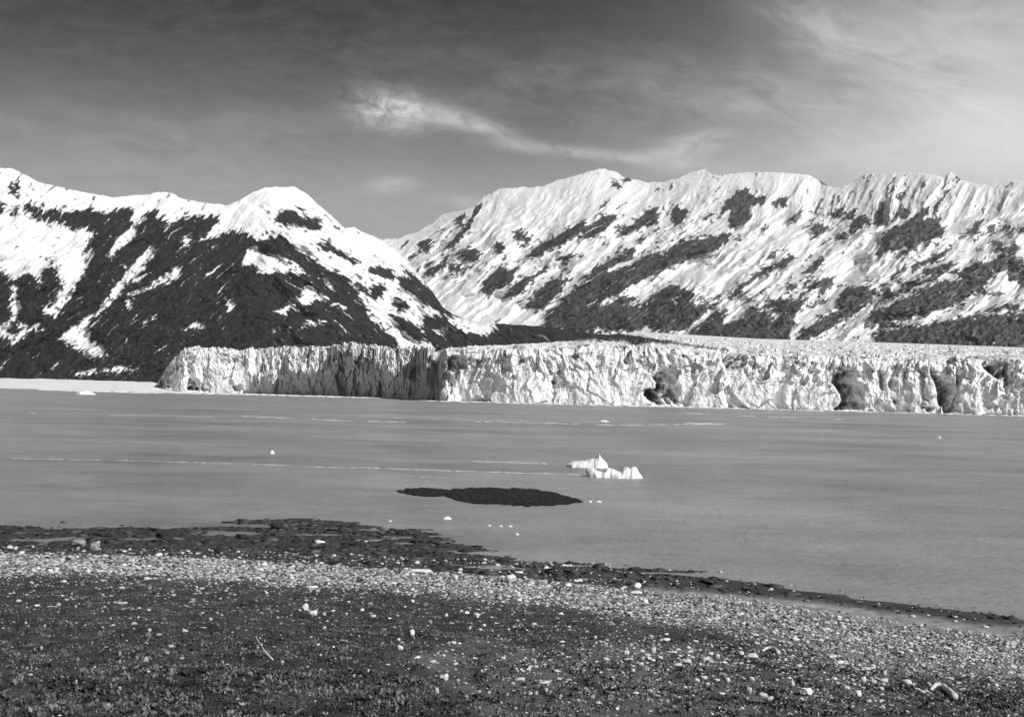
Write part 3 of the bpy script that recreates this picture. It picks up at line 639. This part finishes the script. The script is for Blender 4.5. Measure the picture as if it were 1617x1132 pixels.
fill(Zveg, [(900,1000),(1080,985),(1180,1008),(1300,1030),(1200,1040),(1050,1020)], 0.8)
fill(Zveg, [(740,1030),(900,1020),(1100,1030),(1300,1045),(1617,1080),(1617,1132),(760,1132)], 0.55)
fill(Zveg, [(1380,1100),(1450,1080),(1540,1085),(1617,1090),(1617,1132),(1380,1132)], 0.8)
Zweed = blur(Zweed, 3); Zpeb = blur(Zpeb, 6); Zveg = blur(Zveg, 7); Zsand = blur(Zsand, 3)

na, nrr = 760, 420
az = np.linspace(-R(62), R(62), na); rr = np.geomspace(0.8, 110, nrr)
AZ, RR = np.meshgrid(az, rr); GX, GY = np.sin(AZ) * RR, np.cos(AZ) * RR
GZ = ground_z(GX, GY); gpx, gpy = project(GX, GY, GZ)
front = GY > 3
gpx = np.where(front, gpx, 800); gpy = np.where(front, gpy, 1110)
wob = fbm(GX / 1.5, GY / 1.5, 210, 4)
zw = sample(Zweed, gpx + 12 * wob, gpy + 3 * wob); zp = sample(Zpeb, gpx + 20 * wob, gpy + 8 * wob); zv = sample(Zveg, gpx + 25 * wob, gpy + 10 * wob); zs_ = sample(Zsand, gpx, gpy)
galb = 0.10 + 0 * GX
galb = galb * (1 - zp) + 0.19 * zp
galb = galb * (1 - zv) + 0.055 * zv
galb = galb * (1 - zw) + 0.055 * zw
galb = galb * (1 - zs_) + 0.30 * zs_
galb = galb * (1 + 0.8 * fbm(GX / 0.5, GY / 0.5, 220, 4) + .5 * fbm(GX / 1.7, GY / 1.7, 221, 3))
bm_ = obj('beach', mesh_from('beach', np.stack([GX, GY, GZ], -1).reshape(-1, 3), grid_faces(nrr, na), m_ground, {'albedo': np.clip(galb, .012, .5)}, True))
tag(bm_, 'stony grey beach sloping down to the water under dark plants and seaweed', 'beach', kind='structure')

# ------------------------------------------------------------------ stones
protos1 = [lump(1, 500 + k, random.uniform(.45, .8), .4, random.uniform(1.0, 1.5)) for k in range(10)]
protos2 = [lump(2, 520 + k, random.uniform(.45, .8), .4, random.uniform(1.0, 1.5)) for k in range(8)]
def px_of(X, Y, Z): return project(X, Y, Z)
N = 480000
ry_ = np.sqrt(rng.uniform(6.0 ** 2, 47.0 ** 2, N)); rx_ = rng.uniform(-0.82, 0.82, N) * ry_
rz_ = ground_z(rx_, ry_); qx, qy = px_of(rx_, ry_, rz_)
w1 = fbm(rx_ / 1.5, ry_ / 1.5, 210, 4); patch = fbm(rx_ / 0.8, ry_ / 0.8, 231, 3)
dens = np.clip(sample(Zpeb, qx + 20 * w1, qy + 8 * w1) * (1 + 0.7 * patch), 0, 1)
dens = np.maximum(dens, 0.10 + .10 * sstep(.0, .5, patch))
dens = np.where(sample(Zweed, qx, qy) > .5, 0.14 - .12 * sstep(900, 1150, qx), dens) * (1 - 0.85 * sample(Zsand, qx, qy))
keep = (rng.random(N) < dens * 0.55) & (qx > -620) & (qx < 2240)
rx_, ry_, rz_, qx, qy = rx_[keep], ry_[keep], rz_[keep], qx[keep], qy[keep]
n = len(rx_)
psz = np.clip(rng.lognormal(math.log(1.75), 0.45, n), .8, 6.0)      # half width in photo pixels at its distance
psz = np.where(qy > 1010, psz * 1.1, psz)
size = psz * ry_ / F
tone = np.clip(rng.normal(0.36, 0.24, n), 0.04, 0.8); tone = np.where(sample(Zweed, qx, qy) > .5, np.where(rng.random(n) < .35, .6, .08), tone)
order = np.argsort(-(psz * (0.3 + tone)) * ((qx > 24) & (qx < 1592) & (qy < 1112)))
indiv, rest = order[:170], order[170:]
pos = np.stack([rx_, ry_, rz_ + size * 0.12], -1)
gm = scatter_mesh('gravel', protos1, pos[rest], size[rest], rng.uniform(0, 6.28, len(rest)), tone[rest], m_stone)
tag(obj('gravel', gm), 'pale and grey shingle covering the beach ridge behind the seaweed', 'gravel', kind='stuff')

stone_me = {}
def stone_mesh(k, sub, tone_v, flat):
    key = (k, sub, round(tone_v, 2), round(flat, 2))
    if key not in stone_me:
        V, Fc = lump(sub, 600 + k, flat, 0.45, 1.0 + 0.5 * ((k * 37) % 10) / 10)
        stone_me[key] = mesh_from('stone', V, Fc, m_stone, {'albedo': np.full(len(V), tone_v)}, sub < 3)
    return stone_me[key]
def place_stone(px, py, wpx, hpx, tone_v, label, group=None, k=None, sub=2, name='stone', cat='stone', rot=None):
    X, Y, Z = [float(v) for v in on_ground(np.array(px), np.array(py + hpx * 0.45))]
    k = random.randrange(9) if k is None else k
    me = stone_mesh(k, sub, tone_v, 1.0)
    o = obj(name, me); s = wpx / 2 * Y / F; h = hpx / 2 * Y / F
    zmax = max(v.co.z for v in me.vertices)
    o.scale = (s, s * random.uniform(.7, 1.0), h / zmax * 0.95)
    o.rotation_euler = (0, 0, random.uniform(-.25, .25) if rot is None else rot)
    o.location = (X, Y, Z + h * 0.72)
    return tag(o, label, cat, group)

g = 420 / 1617
def q1(a, b, w, h): return (0 + a * g, 850 + b * g, w * g, h * g)
def q2(a, b, w, h): return (400 + a * g, 850 + b * g, w * g, h * g)
def q3(a, b, w, h): return (800 + a * g, 850 + b * g, w * g, h * g)
def q4(a, b, w, h): return (1197 + a * g, 850 + b * g, w * g, h * g)
for a, label, nm in [
    (q2(1568, 240, 80, 54), 'big white boulder on the shingle edge, larger of the two by the seaweed', 'boulder'),
    (q3(790, 287, 62, 44), 'squarish white boulder where the dark seaweed band narrows toward the sand', 'boulder'),
    (q3(795, 325, 84, 13), 'thin flat white stone lying just below the squarish white boulder', 'stone'),
    (q2(1002, 197, 155, 26), 'long flat white slab lying along the edge of the dark seaweed', 'stone'),
    (q2(360, 293, 82, 17), 'thin white slab lying where the shingle meets the dark plants', 'stone'),
    (q2(365, 447, 68, 30), 'white wedge shaped stone on the dark plants beside a small upright one', 'stone'),
    (q2(314, 412, 40, 40), 'small upright white stone beside the wedge shaped stone on dark plants', 'stone'),
    (q2(960, 570, 42, 46), 'pointed white stone standing alone among the dark plants', 'stone'),
    (q2(893, 660, 36, 28), 'round white stone just below the pointed white stone', 'stone'),
    (q2(1166, 840, 42, 44), 'bright three cornered stone in the dark plants near the bottom edge', 'stone'),
    (q1(965, 98, 58, 26), 'bright white stone on the upper edge of the shingle at its left end', 'stone'),
    (q3(728, 690, 46, 30), 'smooth round white stone on a bare dark patch of plants', 'stone'),
    (q3(893, 672, 36, 34), 'upright white stone right of the smooth round one on dark plants', 'stone'),
    (q3(965, 612, 68, 20), 'flat pointed white stone lying at the lower edge of the shingle', 'stone'),
    (q3(435, 255, 62, 16), 'low white stone on the dark weed between the two white boulders', 'stone'),
    (q3(80, 204, 62, 12), 'small white stones edge showing in the weed right behind the big boulder', 'stone'),
    (q4(285, 925, 90, 46), 'broad white stone, largest among the stones in the lower right shingle', 'stone'),
    (q4(597, 940, 62, 46), 'blocky white stone near the bottom edge right of the broad one', 'stone'),
    (q4(495, 750, 62, 24), 'flat oblong white stone alone on a dark gap in the right shingle', 'stone'),
    (q2(405, 20, 66, 22), 'white slab in the middle of the dark seaweed band', 'stone'),
]:
    place_stone(a[0], a[1], a[2] * 1.05, a[3] * 1.15, 0.86, label, None, sub=3, name=nm, cat='boulder' if nm == 'boulder' else 'stone', rot=random.uniform(-.12, .12))
LS = {1: ('pale small stone half hidden in dark low plants of the left foreground', 'pale stones in the left foreground plants'),
      2: ('pale small stone among the dark plants and shingle of the middle foreground', 'pale stones in the middle foreground'),
      3: ('white weathered stone lying among shingle and plants of the right foreground', 'white stones in the right foreground'),
      4: ('pale stone lying in the thick shingle along the beach ridge', 'pale stones of the beach ridge')}
lst1 = [(375,262,28,16),(355,400,30,22),(270,530,26,24),(155,512,18,20),(620,540,24,20),(908,555,26,22),(460,410,16,24),(670,487,15,22),(1280,488,22,18),(265,212,36,16),(1075,235,42,26),(725,908,22,28),(575,780,26,20),(1010,692,42,26),(885,735,34,44),(210,673,15,20),(1230,540,55,10),(1345,465,22,16),(340,185,40,28),(165,787,20,20),(180,827,36,18),(250,665,18,30),(1155,635,20,14),(932,935,20,20),(1350,750,18,26),(725,700,26,40),(460,870,24,36)]
lst2 = [(432,540,26,18),(1172,464,24,22),(1360,474,24,20),(1400,526,28,18),(1315,541,26,18),(1515,725,38,20),(1230,760,32,18),(820,765,32,14),(1375,930,26,24),(1432,935,24,24),(1465,835,22,20),(700,803,18,26),(1335,943,26,16),(965,380,30,24),(1225,235,38,32),(685,18,28,9),(1550,550,22,14),(1100,745,26,22),(885,612,26,18),(350,598,22,12),(178,748,22,20),(1245,858,20,16),(1390,803,18,16),(1155,710,24,16),(1115,920,28,44),(985,268,50,14)]
lst3 = [(150,270,38,14),(258,285,24,18),(858,705,42,16),(935,722,32,24),(1100,742,62,24),(1210,730,62,30),(1280,715,32,34),(1115,685,52,16),(1420,695,44,30),(1500,710,78,28),(1470,748,32,20),(1195,843,52,26),(1275,858,40,18),(1340,858,34,34),(1155,858,36,26),(1220,880,36,20),(640,848,34,28),(315,852,38,16),(785,937,46,16),(525,960,32,28),(240,917,32,26),(180,935,30,24),(143,940,32,20),(560,995,32,20),(330,955,24,22),(535,600,26,22),(1150,622,38,14),(1470,920,40,44),(1310,940,38,16),(80,852,72,24),(230,872,78,22),(130,795,34,18),(300,803,38,20),(820,760,36,22),(845,785,30,18),(1180,800,32,22),(1490,850,30,28),(170,750,22,28),(1040,765,60,24),(1560,950,50,26),(30,925,36,16)]
lst4 = [(248,770,48,22),(650,788,68,18),(765,858,62,26),(900,870,62,36),(1170,848,38,18),(1455,911,32,14),(80,972,48,34),(745,910,38,26),(990,527,28,18),(1385,535,38,16),(1195,475,32,12),(1035,465,22,8),(540,905,40,28),(205,880,32,40),(30,945,50,18),(640,850,44,34),(700,870,40,26),(260,975,36,26),(670,990,40,24),(460,850,40,24)]
for fn, L, kk in ((q1, lst1, 1), (q2, lst2, 2), (q3, lst3, 3), (q4, lst4, 3)):
    for r_ in L:
        a = fn(*r_); place_stone(a[0], a[1], a[2] * 1.05, a[3] * 1.1, random.choice((.66, .74, .82)) if kk > 1 else random.choice((.4, .5, .6)), *LS[kk])
for i in indiv:
    kk = 4 if sample(Zpeb, qx[i:i + 1], qy[i:i + 1])[0] > .75 else (1 if qx[i] < 420 else 2 if qx[i] < 820 else 3)
    o = obj('stone', stone_mesh(int(i) % 9, 2, float(np.round(np.clip(tone[i] * 1.1, .3, .8), 1)), .6))
    o.location = pos[i]; o.rotation_euler = (0, 0, random.uniform(0, 6.28)); o.scale = (size[i],) * 3
    tag(o, LS[kk][0], 'stone', LS[kk][1])

# ------------------------------------------------------------------ seaweed band
N = 34000
sy = np.sqrt(rng.uniform(30. ** 2, 60. ** 2, N)); sx = rng.uniform(-.74, .74, N) * sy
sz = ground_z(sx, sy); qx2, qy2 = project(sx, sy, sz)
pxl = np.clip(CX + sx / sy * F, -500, 2100)
inb = (sz > 0.0) & (sy < np.interp(pxl, _px, D_SH) + 7) & (sy > np.interp(pxl, _px, D_B) + 0.1)
dn = np.clip(0.75 + 0.9 * fbm(sx / 1.6, sy / 2.5, 240, 3), 0, 1) * (1 - .55 * sstep(950, 1250, qx2))
k_ = inb & (rng.random(N) < dn) & (sample(Zsand, qx2, qy2) < .4)
sx, sy, sz = sx[k_], sy[k_], sz[k_]
ss = np.clip(rng.lognormal(math.log(0.09), .55, len(sx)), .03, .38)
wm = scatter_mesh('seaweed', [(v * np.array([1.2, 1, .55]), f) for v, f in protos1], np.stack([sx, sy, sz], -1), ss, rng.uniform(0, 6.28, len(sx)), np.clip(rng.normal(.05, .035, len(sx)), .012, .2), m_weed)
tag(obj('seaweed', wm), 'dark wet seaweed and weedy stones in a band along the water edge', 'seaweed', kind='stuff')
for (px, py, w, h, tv, lb) in [(122, 857, 26, 14, .34, 'rounded grey boulder in the seaweed with a pale top, left of its pale neighbour'), (150, 860, 24, 17, .4, 'leaning grey boulder in the seaweed just right of the pale topped one'), (258, 846, 34, 14, .03, 'dark weedy boulder standing up from the seaweed at the water edge'), (436, 830, 26, 10, .03, 'dark weedy boulder at the top of the seaweed band'), (192, 830, 9, 6, .04, 'tiny dark rock in the water off the left end of the seaweed'), (1100, 894, 26, 5, .03, 'low dark rock in shallow water off the seaweed tip'), (380, 846, 22, 9, .03, 'dark weedy rock between the two taller weedy boulders')]:
    place_stone(px, py, w, h, tv, lb, None, sub=3, name='boulder', cat='boulder')

# ------------------------------------------------------------------ shoal in the water
def sheet(name, poly, zfun, mat, attrs=None, step=1.5, thick=0.25, alb=None):
    p = np.array(poly); im = np.zeros((PH, PW)); fill(im, poly, 1)
    return im
def shoal():
    pts = [(185,408),(230,395),(290,389),(400,394),(440,400),(500,391),(560,388),(640,390),(720,391),(850,395),(940,410),(1010,430),(1100,455),(1010,470),(900,476),(800,478),(700,472),(560,466),(480,452),(430,431),(330,433),(240,421)]
    poly = [(560 + a / 2.994, 640 + b / 2.994) for a, b in pts]
    im = np.zeros((PH, PW)); fill(im, poly, 1); im = blur(im, 1)
    xs = np.arange(612, 940, 1.0); ys = np.arange(764, 806, 0.5)
    PX, PY = np.meshgrid(xs, ys); X, Y = on_plane(PX, PY)
    w = fbm(X / .9, Y / 1.6, 301, 5)
    v = sample(im, PX + 9 * w, PY + 2.2 * w)
    z = -0.12 + 0.22 * sstep(.15, .9, v) * (0.8 + 0.6 * np.maximum(fbm(X / .45, Y / .9, 302, 4), -.4))
    o = obj('shoal', mesh_from('shoal', np.stack([X, Y, z], -1).reshape(-1, 3), grid_faces(len(ys), len(xs)), m_weed, {'albedo': np.clip(  .014 + .014 * fbm(X / .3, Y / .3, 303, 3),   .006, .05)}, True))
    return tag(o, 'long low black weedy shoal lying just clear of the grey water', 'shoal')
shoal()

# ------------------------------------------------------------------ floating ice
def berg(name, label, base, prof, depth, seed, cat='iceberg', group=None):
    """prof: (photo x, photo y) of the upper outline; base: photo y of its water line"""
    pr = np.array(prof, float); x0, x1 = pr[0, 0], pr[-1, 0]
    cx = (x0 + x1) / 2; BX, BY = [float(a) for a in on_plane(cx, base)]
    d = math.hypot(BX, BY); nx, nyy = 70, 26
    u = np.linspace(x0, x1, nx); a = np.linspace(-1, 1, nyy)[:, None]
    top = np.maximum((base - np.interp(u, pr[:, 0], pr[:, 1])) / F * d, 0.02)
    lx = (u - cx) / F * d
    taper = np.clip(np.minimum((u - x0), (x1 - u)) / ((x1 - x0) * .18), 0.12, 1) ** .5
    yy = a * depth * taper[None] * (1 + .25 * fbm(lx * 1.2, lx * 0, seed, 3))[None]
    prof_c = np.clip(1 - np.abs(a) ** 2.4, 0, 1) ** .55
    X = np.repeat(lx[None], nyy, 0)
    v, f1, f2 = cells(X / .55 + 20, yy / .5 + 20, seed)
    z = top[None] * prof_c * (1 + .10 * v + .12 * fbm(X * 2, yy * 2, seed + 9, 3)) - 0.12 * (1 - prof_c)
    X = X + .10 * fbm(yy * 1.5, z * 2 + X, seed + 3, 3)
    me = mesh_from(name, np.stack([X, yy, z], -1).reshape(-1, 3), grid_faces(nyy, nx), m_berg, None, False)
    o = obj(name, me); o.location = (BX, BY, 0); o.rotation_euler = (0, 0, -math.atan2(BX, BY) * .9)
    return tag(o, label, cat, group)
berg('iceberg', 'white iceberg with a pointed peak and a long flat tail, the farther of two', 737.5,
     [(893,735),(902,730),(915,728),(928,727),(934,724),(940,723),(943,721),(946,717),(949,722),(953,725),(958,731),(960,737)], 1.3, 401)
berg('iceberg', 'lower white iceberg with two humps and a low arm, the nearer of two', 753.5,
     [(925,746),(928,741),(936,739),(943,744),(951,746),(960,739),(968,740),(972,743),(980,744),(984,738),(990,735),(994,740),(998,737),(1004,737),(1009,745),(1014,753)], 1.0, 402)
for (px, py, w, h, lb) in [(706, 819.5, 13, 4.5, 'small white ice chunk floating below the dark shoal'), (773, 830, 6, 2.2, 'leftmost of three tiny white ice bits in a row below the shoal'), (791, 831, 6, 2.2, 'middle of three tiny white ice bits in a row below the shoal'), (806, 831, 8, 2.2, 'rightmost of three tiny white ice bits in a row below the shoal'),
                        (816, 844, 7, 2.5, 'tiny white ice bit nearest the seaweed tip below the shoal'), (932, 792.5, 6, 2.5, 'left of two tiny ice bits off the pointed end of the shoal'), (946, 792.5, 9, 2.5, 'right of two tiny ice bits off the pointed end of the shoal'), (430, 716.5, 7, 6, 'small lone white ice chunk in open water on the left'),
                        (1483, 692, 6, 3.5, 'small lone white ice chunk in open water on the right below the cliff'), (136, 623, 26, 6, 'low white ice floe in front of the snowy shore'), (954, 666, 16, 3, 'small flat floe on the far ice streak below the cliff'), (616, 823, 5, 2, 'tiny white ice bit left of the chunk below the shoal')]:
    d = float(np.hypot(*on_plane(px, py)))
    berg('ice_chunk', lb, py, [(px - w / 2, py - h * .3), (px - w * .3, py - h * .8), (px, py - h), (px + w * .25, py - h * .7), (px + w / 2, py - h * .2)], w / F * d * .35, int(px), 'ice chunk')

def brash(name, label, lines):
    P, Sz, Rt, Zs = [], [], [], []
    for (pts, n_, wmin, wmax, jit, gap) in lines:
        pts = np.array(pts, float); n_ = n_ * 3; wmin, wmax, jit = wmin * .75, wmax * .75, jit * 1.0; tt = np.sort(rng.random(n_))
        x = np.interp(tt, np.linspace(0, 1, len(pts)), pts[:, 0]); y = np.interp(tt, np.linspace(0, 1, len(pts)), pts[:, 1])
        y = y + rng.normal(0, jit, n_) + .5 * perlin(x / 60, x * 0, 77)
        ok = perlin(x / 45, x * 0 + 2, int(pts[0, 0]) + 5) + rng.normal(0, .25, n_) > gap; x, y = x[ok], y[ok]
        X, Y = on_plane(x, y); d = np.hypot(X, Y)
        P.append(np.stack([X, Y, 0 * X + .01], -1)); Sz.append(rng.uniform(wmin, wmax, len(x)) * d / F)
    P = np.vstack(P); Sz = np.concatenate(Sz); n_ = len(P)
    pr = [(v * np.array([1.0, .5, .065]), f) for v, f in protos1]
    me = scatter_mesh(name, pr, P, Sz, rng.uniform(-.2, .2, n_), np.full(n_, .8), m_brash)
    return tag(obj(name, me), label, 'ice', kind='stuff')
brash('brash_ice', 'thin broken white streak of brash ice far out below the ice cliff', [
    ([(380,657),(450,660),(540,664),(640,666)], 90, 3, 11, .25, -.05), ([(725,665),(860,668),(960,671),(1080,670),(1140,670)], 120, 3, 12, .25, -.1), ([(560,656),(640,660),(800,664),(1010,668)], 60, 2, 8, .5, .1),
    ([(20,652),(150,655),(330,658)], 50, 2, 8, .4, .15), ([(1080,652),(1200,658),(1330,662)], 80, 2, 10, .5, .1), ([(1080,668),(1145,669)], 40, 3, 10, .3, -.5)])
brash('brash_ice', 'two thin white streaks of brash ice drifting left of the icebergs', [
    ([(20,724),(200,727),(400,733),(560,739)], 180, 1.5, 7, .3, -.15), ([(560,738),(760,745),(930,750)], 150, 2, 9, .25, -.3), ([(745,728.5),(800,730),(862,732)], 70, 2, 9, .2, -.6), ([(640,752),(700,753)], 12, 2, 5, .5, -.2)])
def ice_foot():
    """low floating ice packed against the foot of the cliff"""
    n_ = 5200
    x = rng.uniform(60, 1700, n_); Dg = np.interp(x, gxs, gDf, left=2050)
    reach = np.interp(x, [60, 250, 520, 600, 700, 900, 1100, 1700], [420, 700, 420, 200, 90, 60, 70, 60])
    D = Dg - 3 - reach * rng.random(n_) ** 1.6
    rx, ry, _ = rays(x, yhor(x)); sz = rng.uniform(2, 7, n_)
    me = scatter_mesh('drift_ice', [(v * np.array([1.2, 1, .16]), f) for v, f in protos1], np.stack([rx * D, ry * D, 0 * D + .05], -1), sz, rng.uniform(-.3, .3, n_), np.full(n_, .8), m_brash)
    tag(obj('drift_ice', me), 'white drift ice packed along the foot of the ice cliff', 'ice', kind='stuff')
ice_foot()

# ------------------------------------------------------------------ ground cover and bits of wood
def cover():
    N = 440000
    y = np.sqrt(rng.uniform(6.5 ** 2, 40. ** 2, N)); x = rng.uniform(-.76, .76, N) * y
    z = ground_z(x, y); a, b = project(x, y, z); w = fbm(x / 1.5, y / 1.5, 210, 4)
    d = sample(Zveg, a + 25 * w, b + 10 * w) * np.clip(.75 + .9 * fbm(x / .7, y / .7, 250, 3), .1, 1)
    k = (rng.random(N) < d) & (a > -500) & (a < 2120); x, y, z, a, b = x[k], y[k], z[k], a[k], b[k]
    n_ = len(x); nl = 5
    V = np.zeros((n_, nl, 4, 3)); h = rng.uniform(.012, .044, n_) * (0.7 + 0.6 * sstep(960, 1100, b)) * np.clip(1 + .8 * fbm(x / .9, y / .9, 260, 2), .4, 1.8)
    for j in range(nl):
        t_ = rng.uniform(0, 6.28, n_); lean = rng.uniform(.3, 1.1, n_); ln = h * rng.uniform(.8, 1.5, n_); wd = ln * rng.uniform(.12, .3, n_)
        dx, dy = np.cos(t_), np.sin(t_); hx, hz = np.sin(lean), np.cos(lean)
        o = np.stack([x + rng.normal(0, .02, n_), y + rng.normal(0, .02, n_), z - .005], -1)
        dirn = np.stack([dx * hx, dy * hx, hz], -1); side = np.stack([-dy, dx, 0 * dx], -1)
        V[:, j, 0] = o; V[:, j, 1] = o + dirn * (ln * .55)[:, None] + side * wd[:, None]
        V[:, j, 2] = o + dirn * ln[:, None] - np.array([0, 0, 1]) * (ln * .15)[:, None]; V[:, j, 3] = o + dirn * (ln * .55)[:, None] - side * wd[:, None]
    al = np.clip(rng.normal(.105, .06, n_) * (1 + 2.0 * fbm(x / .6, y / .8, 270, 4)), .02, .2)
    al = np.where(rng.random(n_) < .05, rng.uniform(.15, .4, n_), al)
    me = mesh_from('ground_cover', V.reshape(-1, 3), np.arange(n_ * nl * 4).reshape(-1, 4), m_leaf, {'albedo': np.repeat(al, nl * 4)}, False)
    tag(obj('ground_cover', me), 'dark low leafy plants covering the slope in front of the shingle', 'ground cover', kind='stuff')
cover()
def stick(name, label, pts, r, mat, seed, parent=None):
    pts = np.array(pts, float); m = 26; tt = np.linspace(0, 1, m)
    seg = np.linspace(0, 1, len(pts)); P = np.stack([np.interp(tt, seg, pts[:, i]) for i in range(3)], -1)
    for _ in range(2): P[1:-1] = (P[:-2] + 2 * P[1:-1] + P[2:]) / 4
    P += .25 * r * np.stack([fbm(tt * 6, tt * 0 + i, seed + i, 2) for i in range(3)], -1)
    T = np.gradient(P, axis=0); T /= np.linalg.norm(T, axis=1)[:, None]
    A = np.cross(T, [0, 0, 1.0]); A /= np.linalg.norm(A, axis=1)[:, None] + 1e-9; B = np.cross(T, A)
    ang = np.linspace(0, 2 * math.pi, 10, endpoint=False); rad = r * (1 - .55 * tt) * (1 + .2 * fbm(tt * 9, tt * 0, seed + 7, 2))
    V = P[:, None] + rad[:, None, None] * (np.cos(ang)[None, :, None] * A[:, None] + np.sin(ang)[None, :, None] * B[:, None])
    Fc = []
    for i in range(m - 1):
        for j in range(10):
            Fc.append((i * 10 + j, i * 10 + (j + 1) % 10, (i + 1) * 10 + (j + 1) % 10, (i + 1) * 10 + j))
    V = np.vstack([V.reshape(-1, 3), P[:1], P[-1:]])
    n0 = m * 10
    for j in range(10):
        Fc.append((n0, (j + 1) % 10, j, n0)); Fc.append((n0 + 1, (m - 1) * 10 + j, (m - 1) * 10 + (j + 1) % 10, n0 + 1))
    Fq = [f for f in Fc if len(set(f)) == 4]; 
    me = bpy.data.meshes.new(name); me.from_pydata(V.tolist(), [], [tuple(dict.fromkeys(f)) for f in Fc]); me.update(); me.materials.append(mat)
    for p in me.polygons: p.use_smooth = True
    return tag(obj(name, me, parent), label, 'driftwood' if not parent else None)
def gp(px, py, up=0.0):
    X, Y, Z = [float(v) for v in on_ground(np.array(px), np.array(py))]
    return (X, Y, Z + up)
tw = stick('driftwood', 'thin pale twig sticking up at a slant from dark plants', [gp(431, 1043, .01), gp(417, 1040, .10), gp(403, 1034, .22)], .011, m_wood, 1)
stick('driftwood', 'curved pale driftwood branch arched over shingle near the bottom edge', [gp(1507, 1105, .05), gp(1500, 1098, .05), gp(1490, 1089, .06), gp(1478, 1087, .06), gp(1470, 1092, .03)], .05, m_wood, 2)
stick('driftwood', 'short curved pale driftwood piece lying at the lower edge of the shingle', [gp(1229, 1034, .04), gp(1222, 1028, .05), gp(1212, 1027, .05), gp(1203, 1030, .03)], .04, m_wood, 3)

def pale_plant(px, py, hpx, lab, grp):
    X, Y, Z = gp(px, py); root = obj('pale_plant', None); root.location = (X, Y, Z); tag(root, lab, 'plant', grp)
    return root
V_, F_ = [], []
def plant_mesh(seed):
    g_ = np.random.default_rng(seed); V, Fc = [], []
    for j in range(46):
        a, lean = g_.uniform(0, 6.28), g_.uniform(.05, .8); L = g_.uniform(.5, 1.0); w = L * g_.uniform(.05, .12)
        d = np.array([math.cos(a) * math.sin(lean), math.sin(a) * math.sin(lean), math.cos(lean)]); s = np.array([-math.sin(a), math.cos(a), 0])
        o = np.array([g_.normal(0, .12), g_.normal(0, .12), -.03]); k = len(V)
        V += [o, o + d * L * .6 + s * w, o + d * L, o + d * L * .6 - s * w]; Fc.append((k, k + 1, k + 2, k + 3))
    V = np.array(V)
    return mesh_from('pale_plant', V, np.array(Fc), m_leaf, {'albedo': np.clip(g_.normal(.34, .1, len(V)), .1, .6)})
pm = [plant_mesh(900 + k) for k in range(4)]
for i, (a, b, h) in enumerate([(365,515,40),(480,670,46),(520,810,60),(430,520,36),(540,400,50),(610,580,40),(470,740,40),(1035,860,50),(1480,860,30),(1390,600,26),(820,955,40),(905,590,50),(1480,735,36),(1555,690,40),(590,985,30),(1110,715,26),(120,850,60),(1000,490,36)]):
    X, Y, Z = gp(a * g, 850 + (b + h * .4) * g); o = obj('pale_plant', pm[i % 4]); o.location = (X, Y, Z)
    s = h * g * Y / F; o.scale = (s * .8, s * .8, s); o.rotation_euler = (0, 0, i * 1.3)
    tag(o, 'pale leafy tuft standing out from the dark low plants of the left foreground', 'plant', 'pale tufts in the left foreground')

# ------------------------------------------------------------------ haze over the bay
def haze():
    x, y0, y1, z0, z1 = 9300, -1100, 10100, -46, 1750
    V = np.array([(a, b, c) for c in (z0, z1) for b in (y0, y1) for a in (-x, x)], float)
    Fc = np.array([(0, 2, 3, 1), (4, 5, 7, 6), (0, 1, 5, 4), (2, 6, 7, 3), (0, 4, 6, 2), (1, 3, 7, 5)])
    m = bpy.data.materials.new('haze'); m.use_nodes = True; t = m.node_tree; t.nodes.clear()
    v = t.nodes.new('ShaderNodeVolumePrincipled'); v.inputs['Color'].default_value = (.95, .95, .95, 1); v.inputs['Density'].default_value = 2.0e-5
    o = t.nodes.new('ShaderNodeOutputMaterial'); t.links.new(v.outputs[0], o.inputs['Volume'])
    tag(obj('haze', mesh_from('haze', V, Fc, m)), kind='stuff', label='thin pale haze over the bay and mountains')
haze()
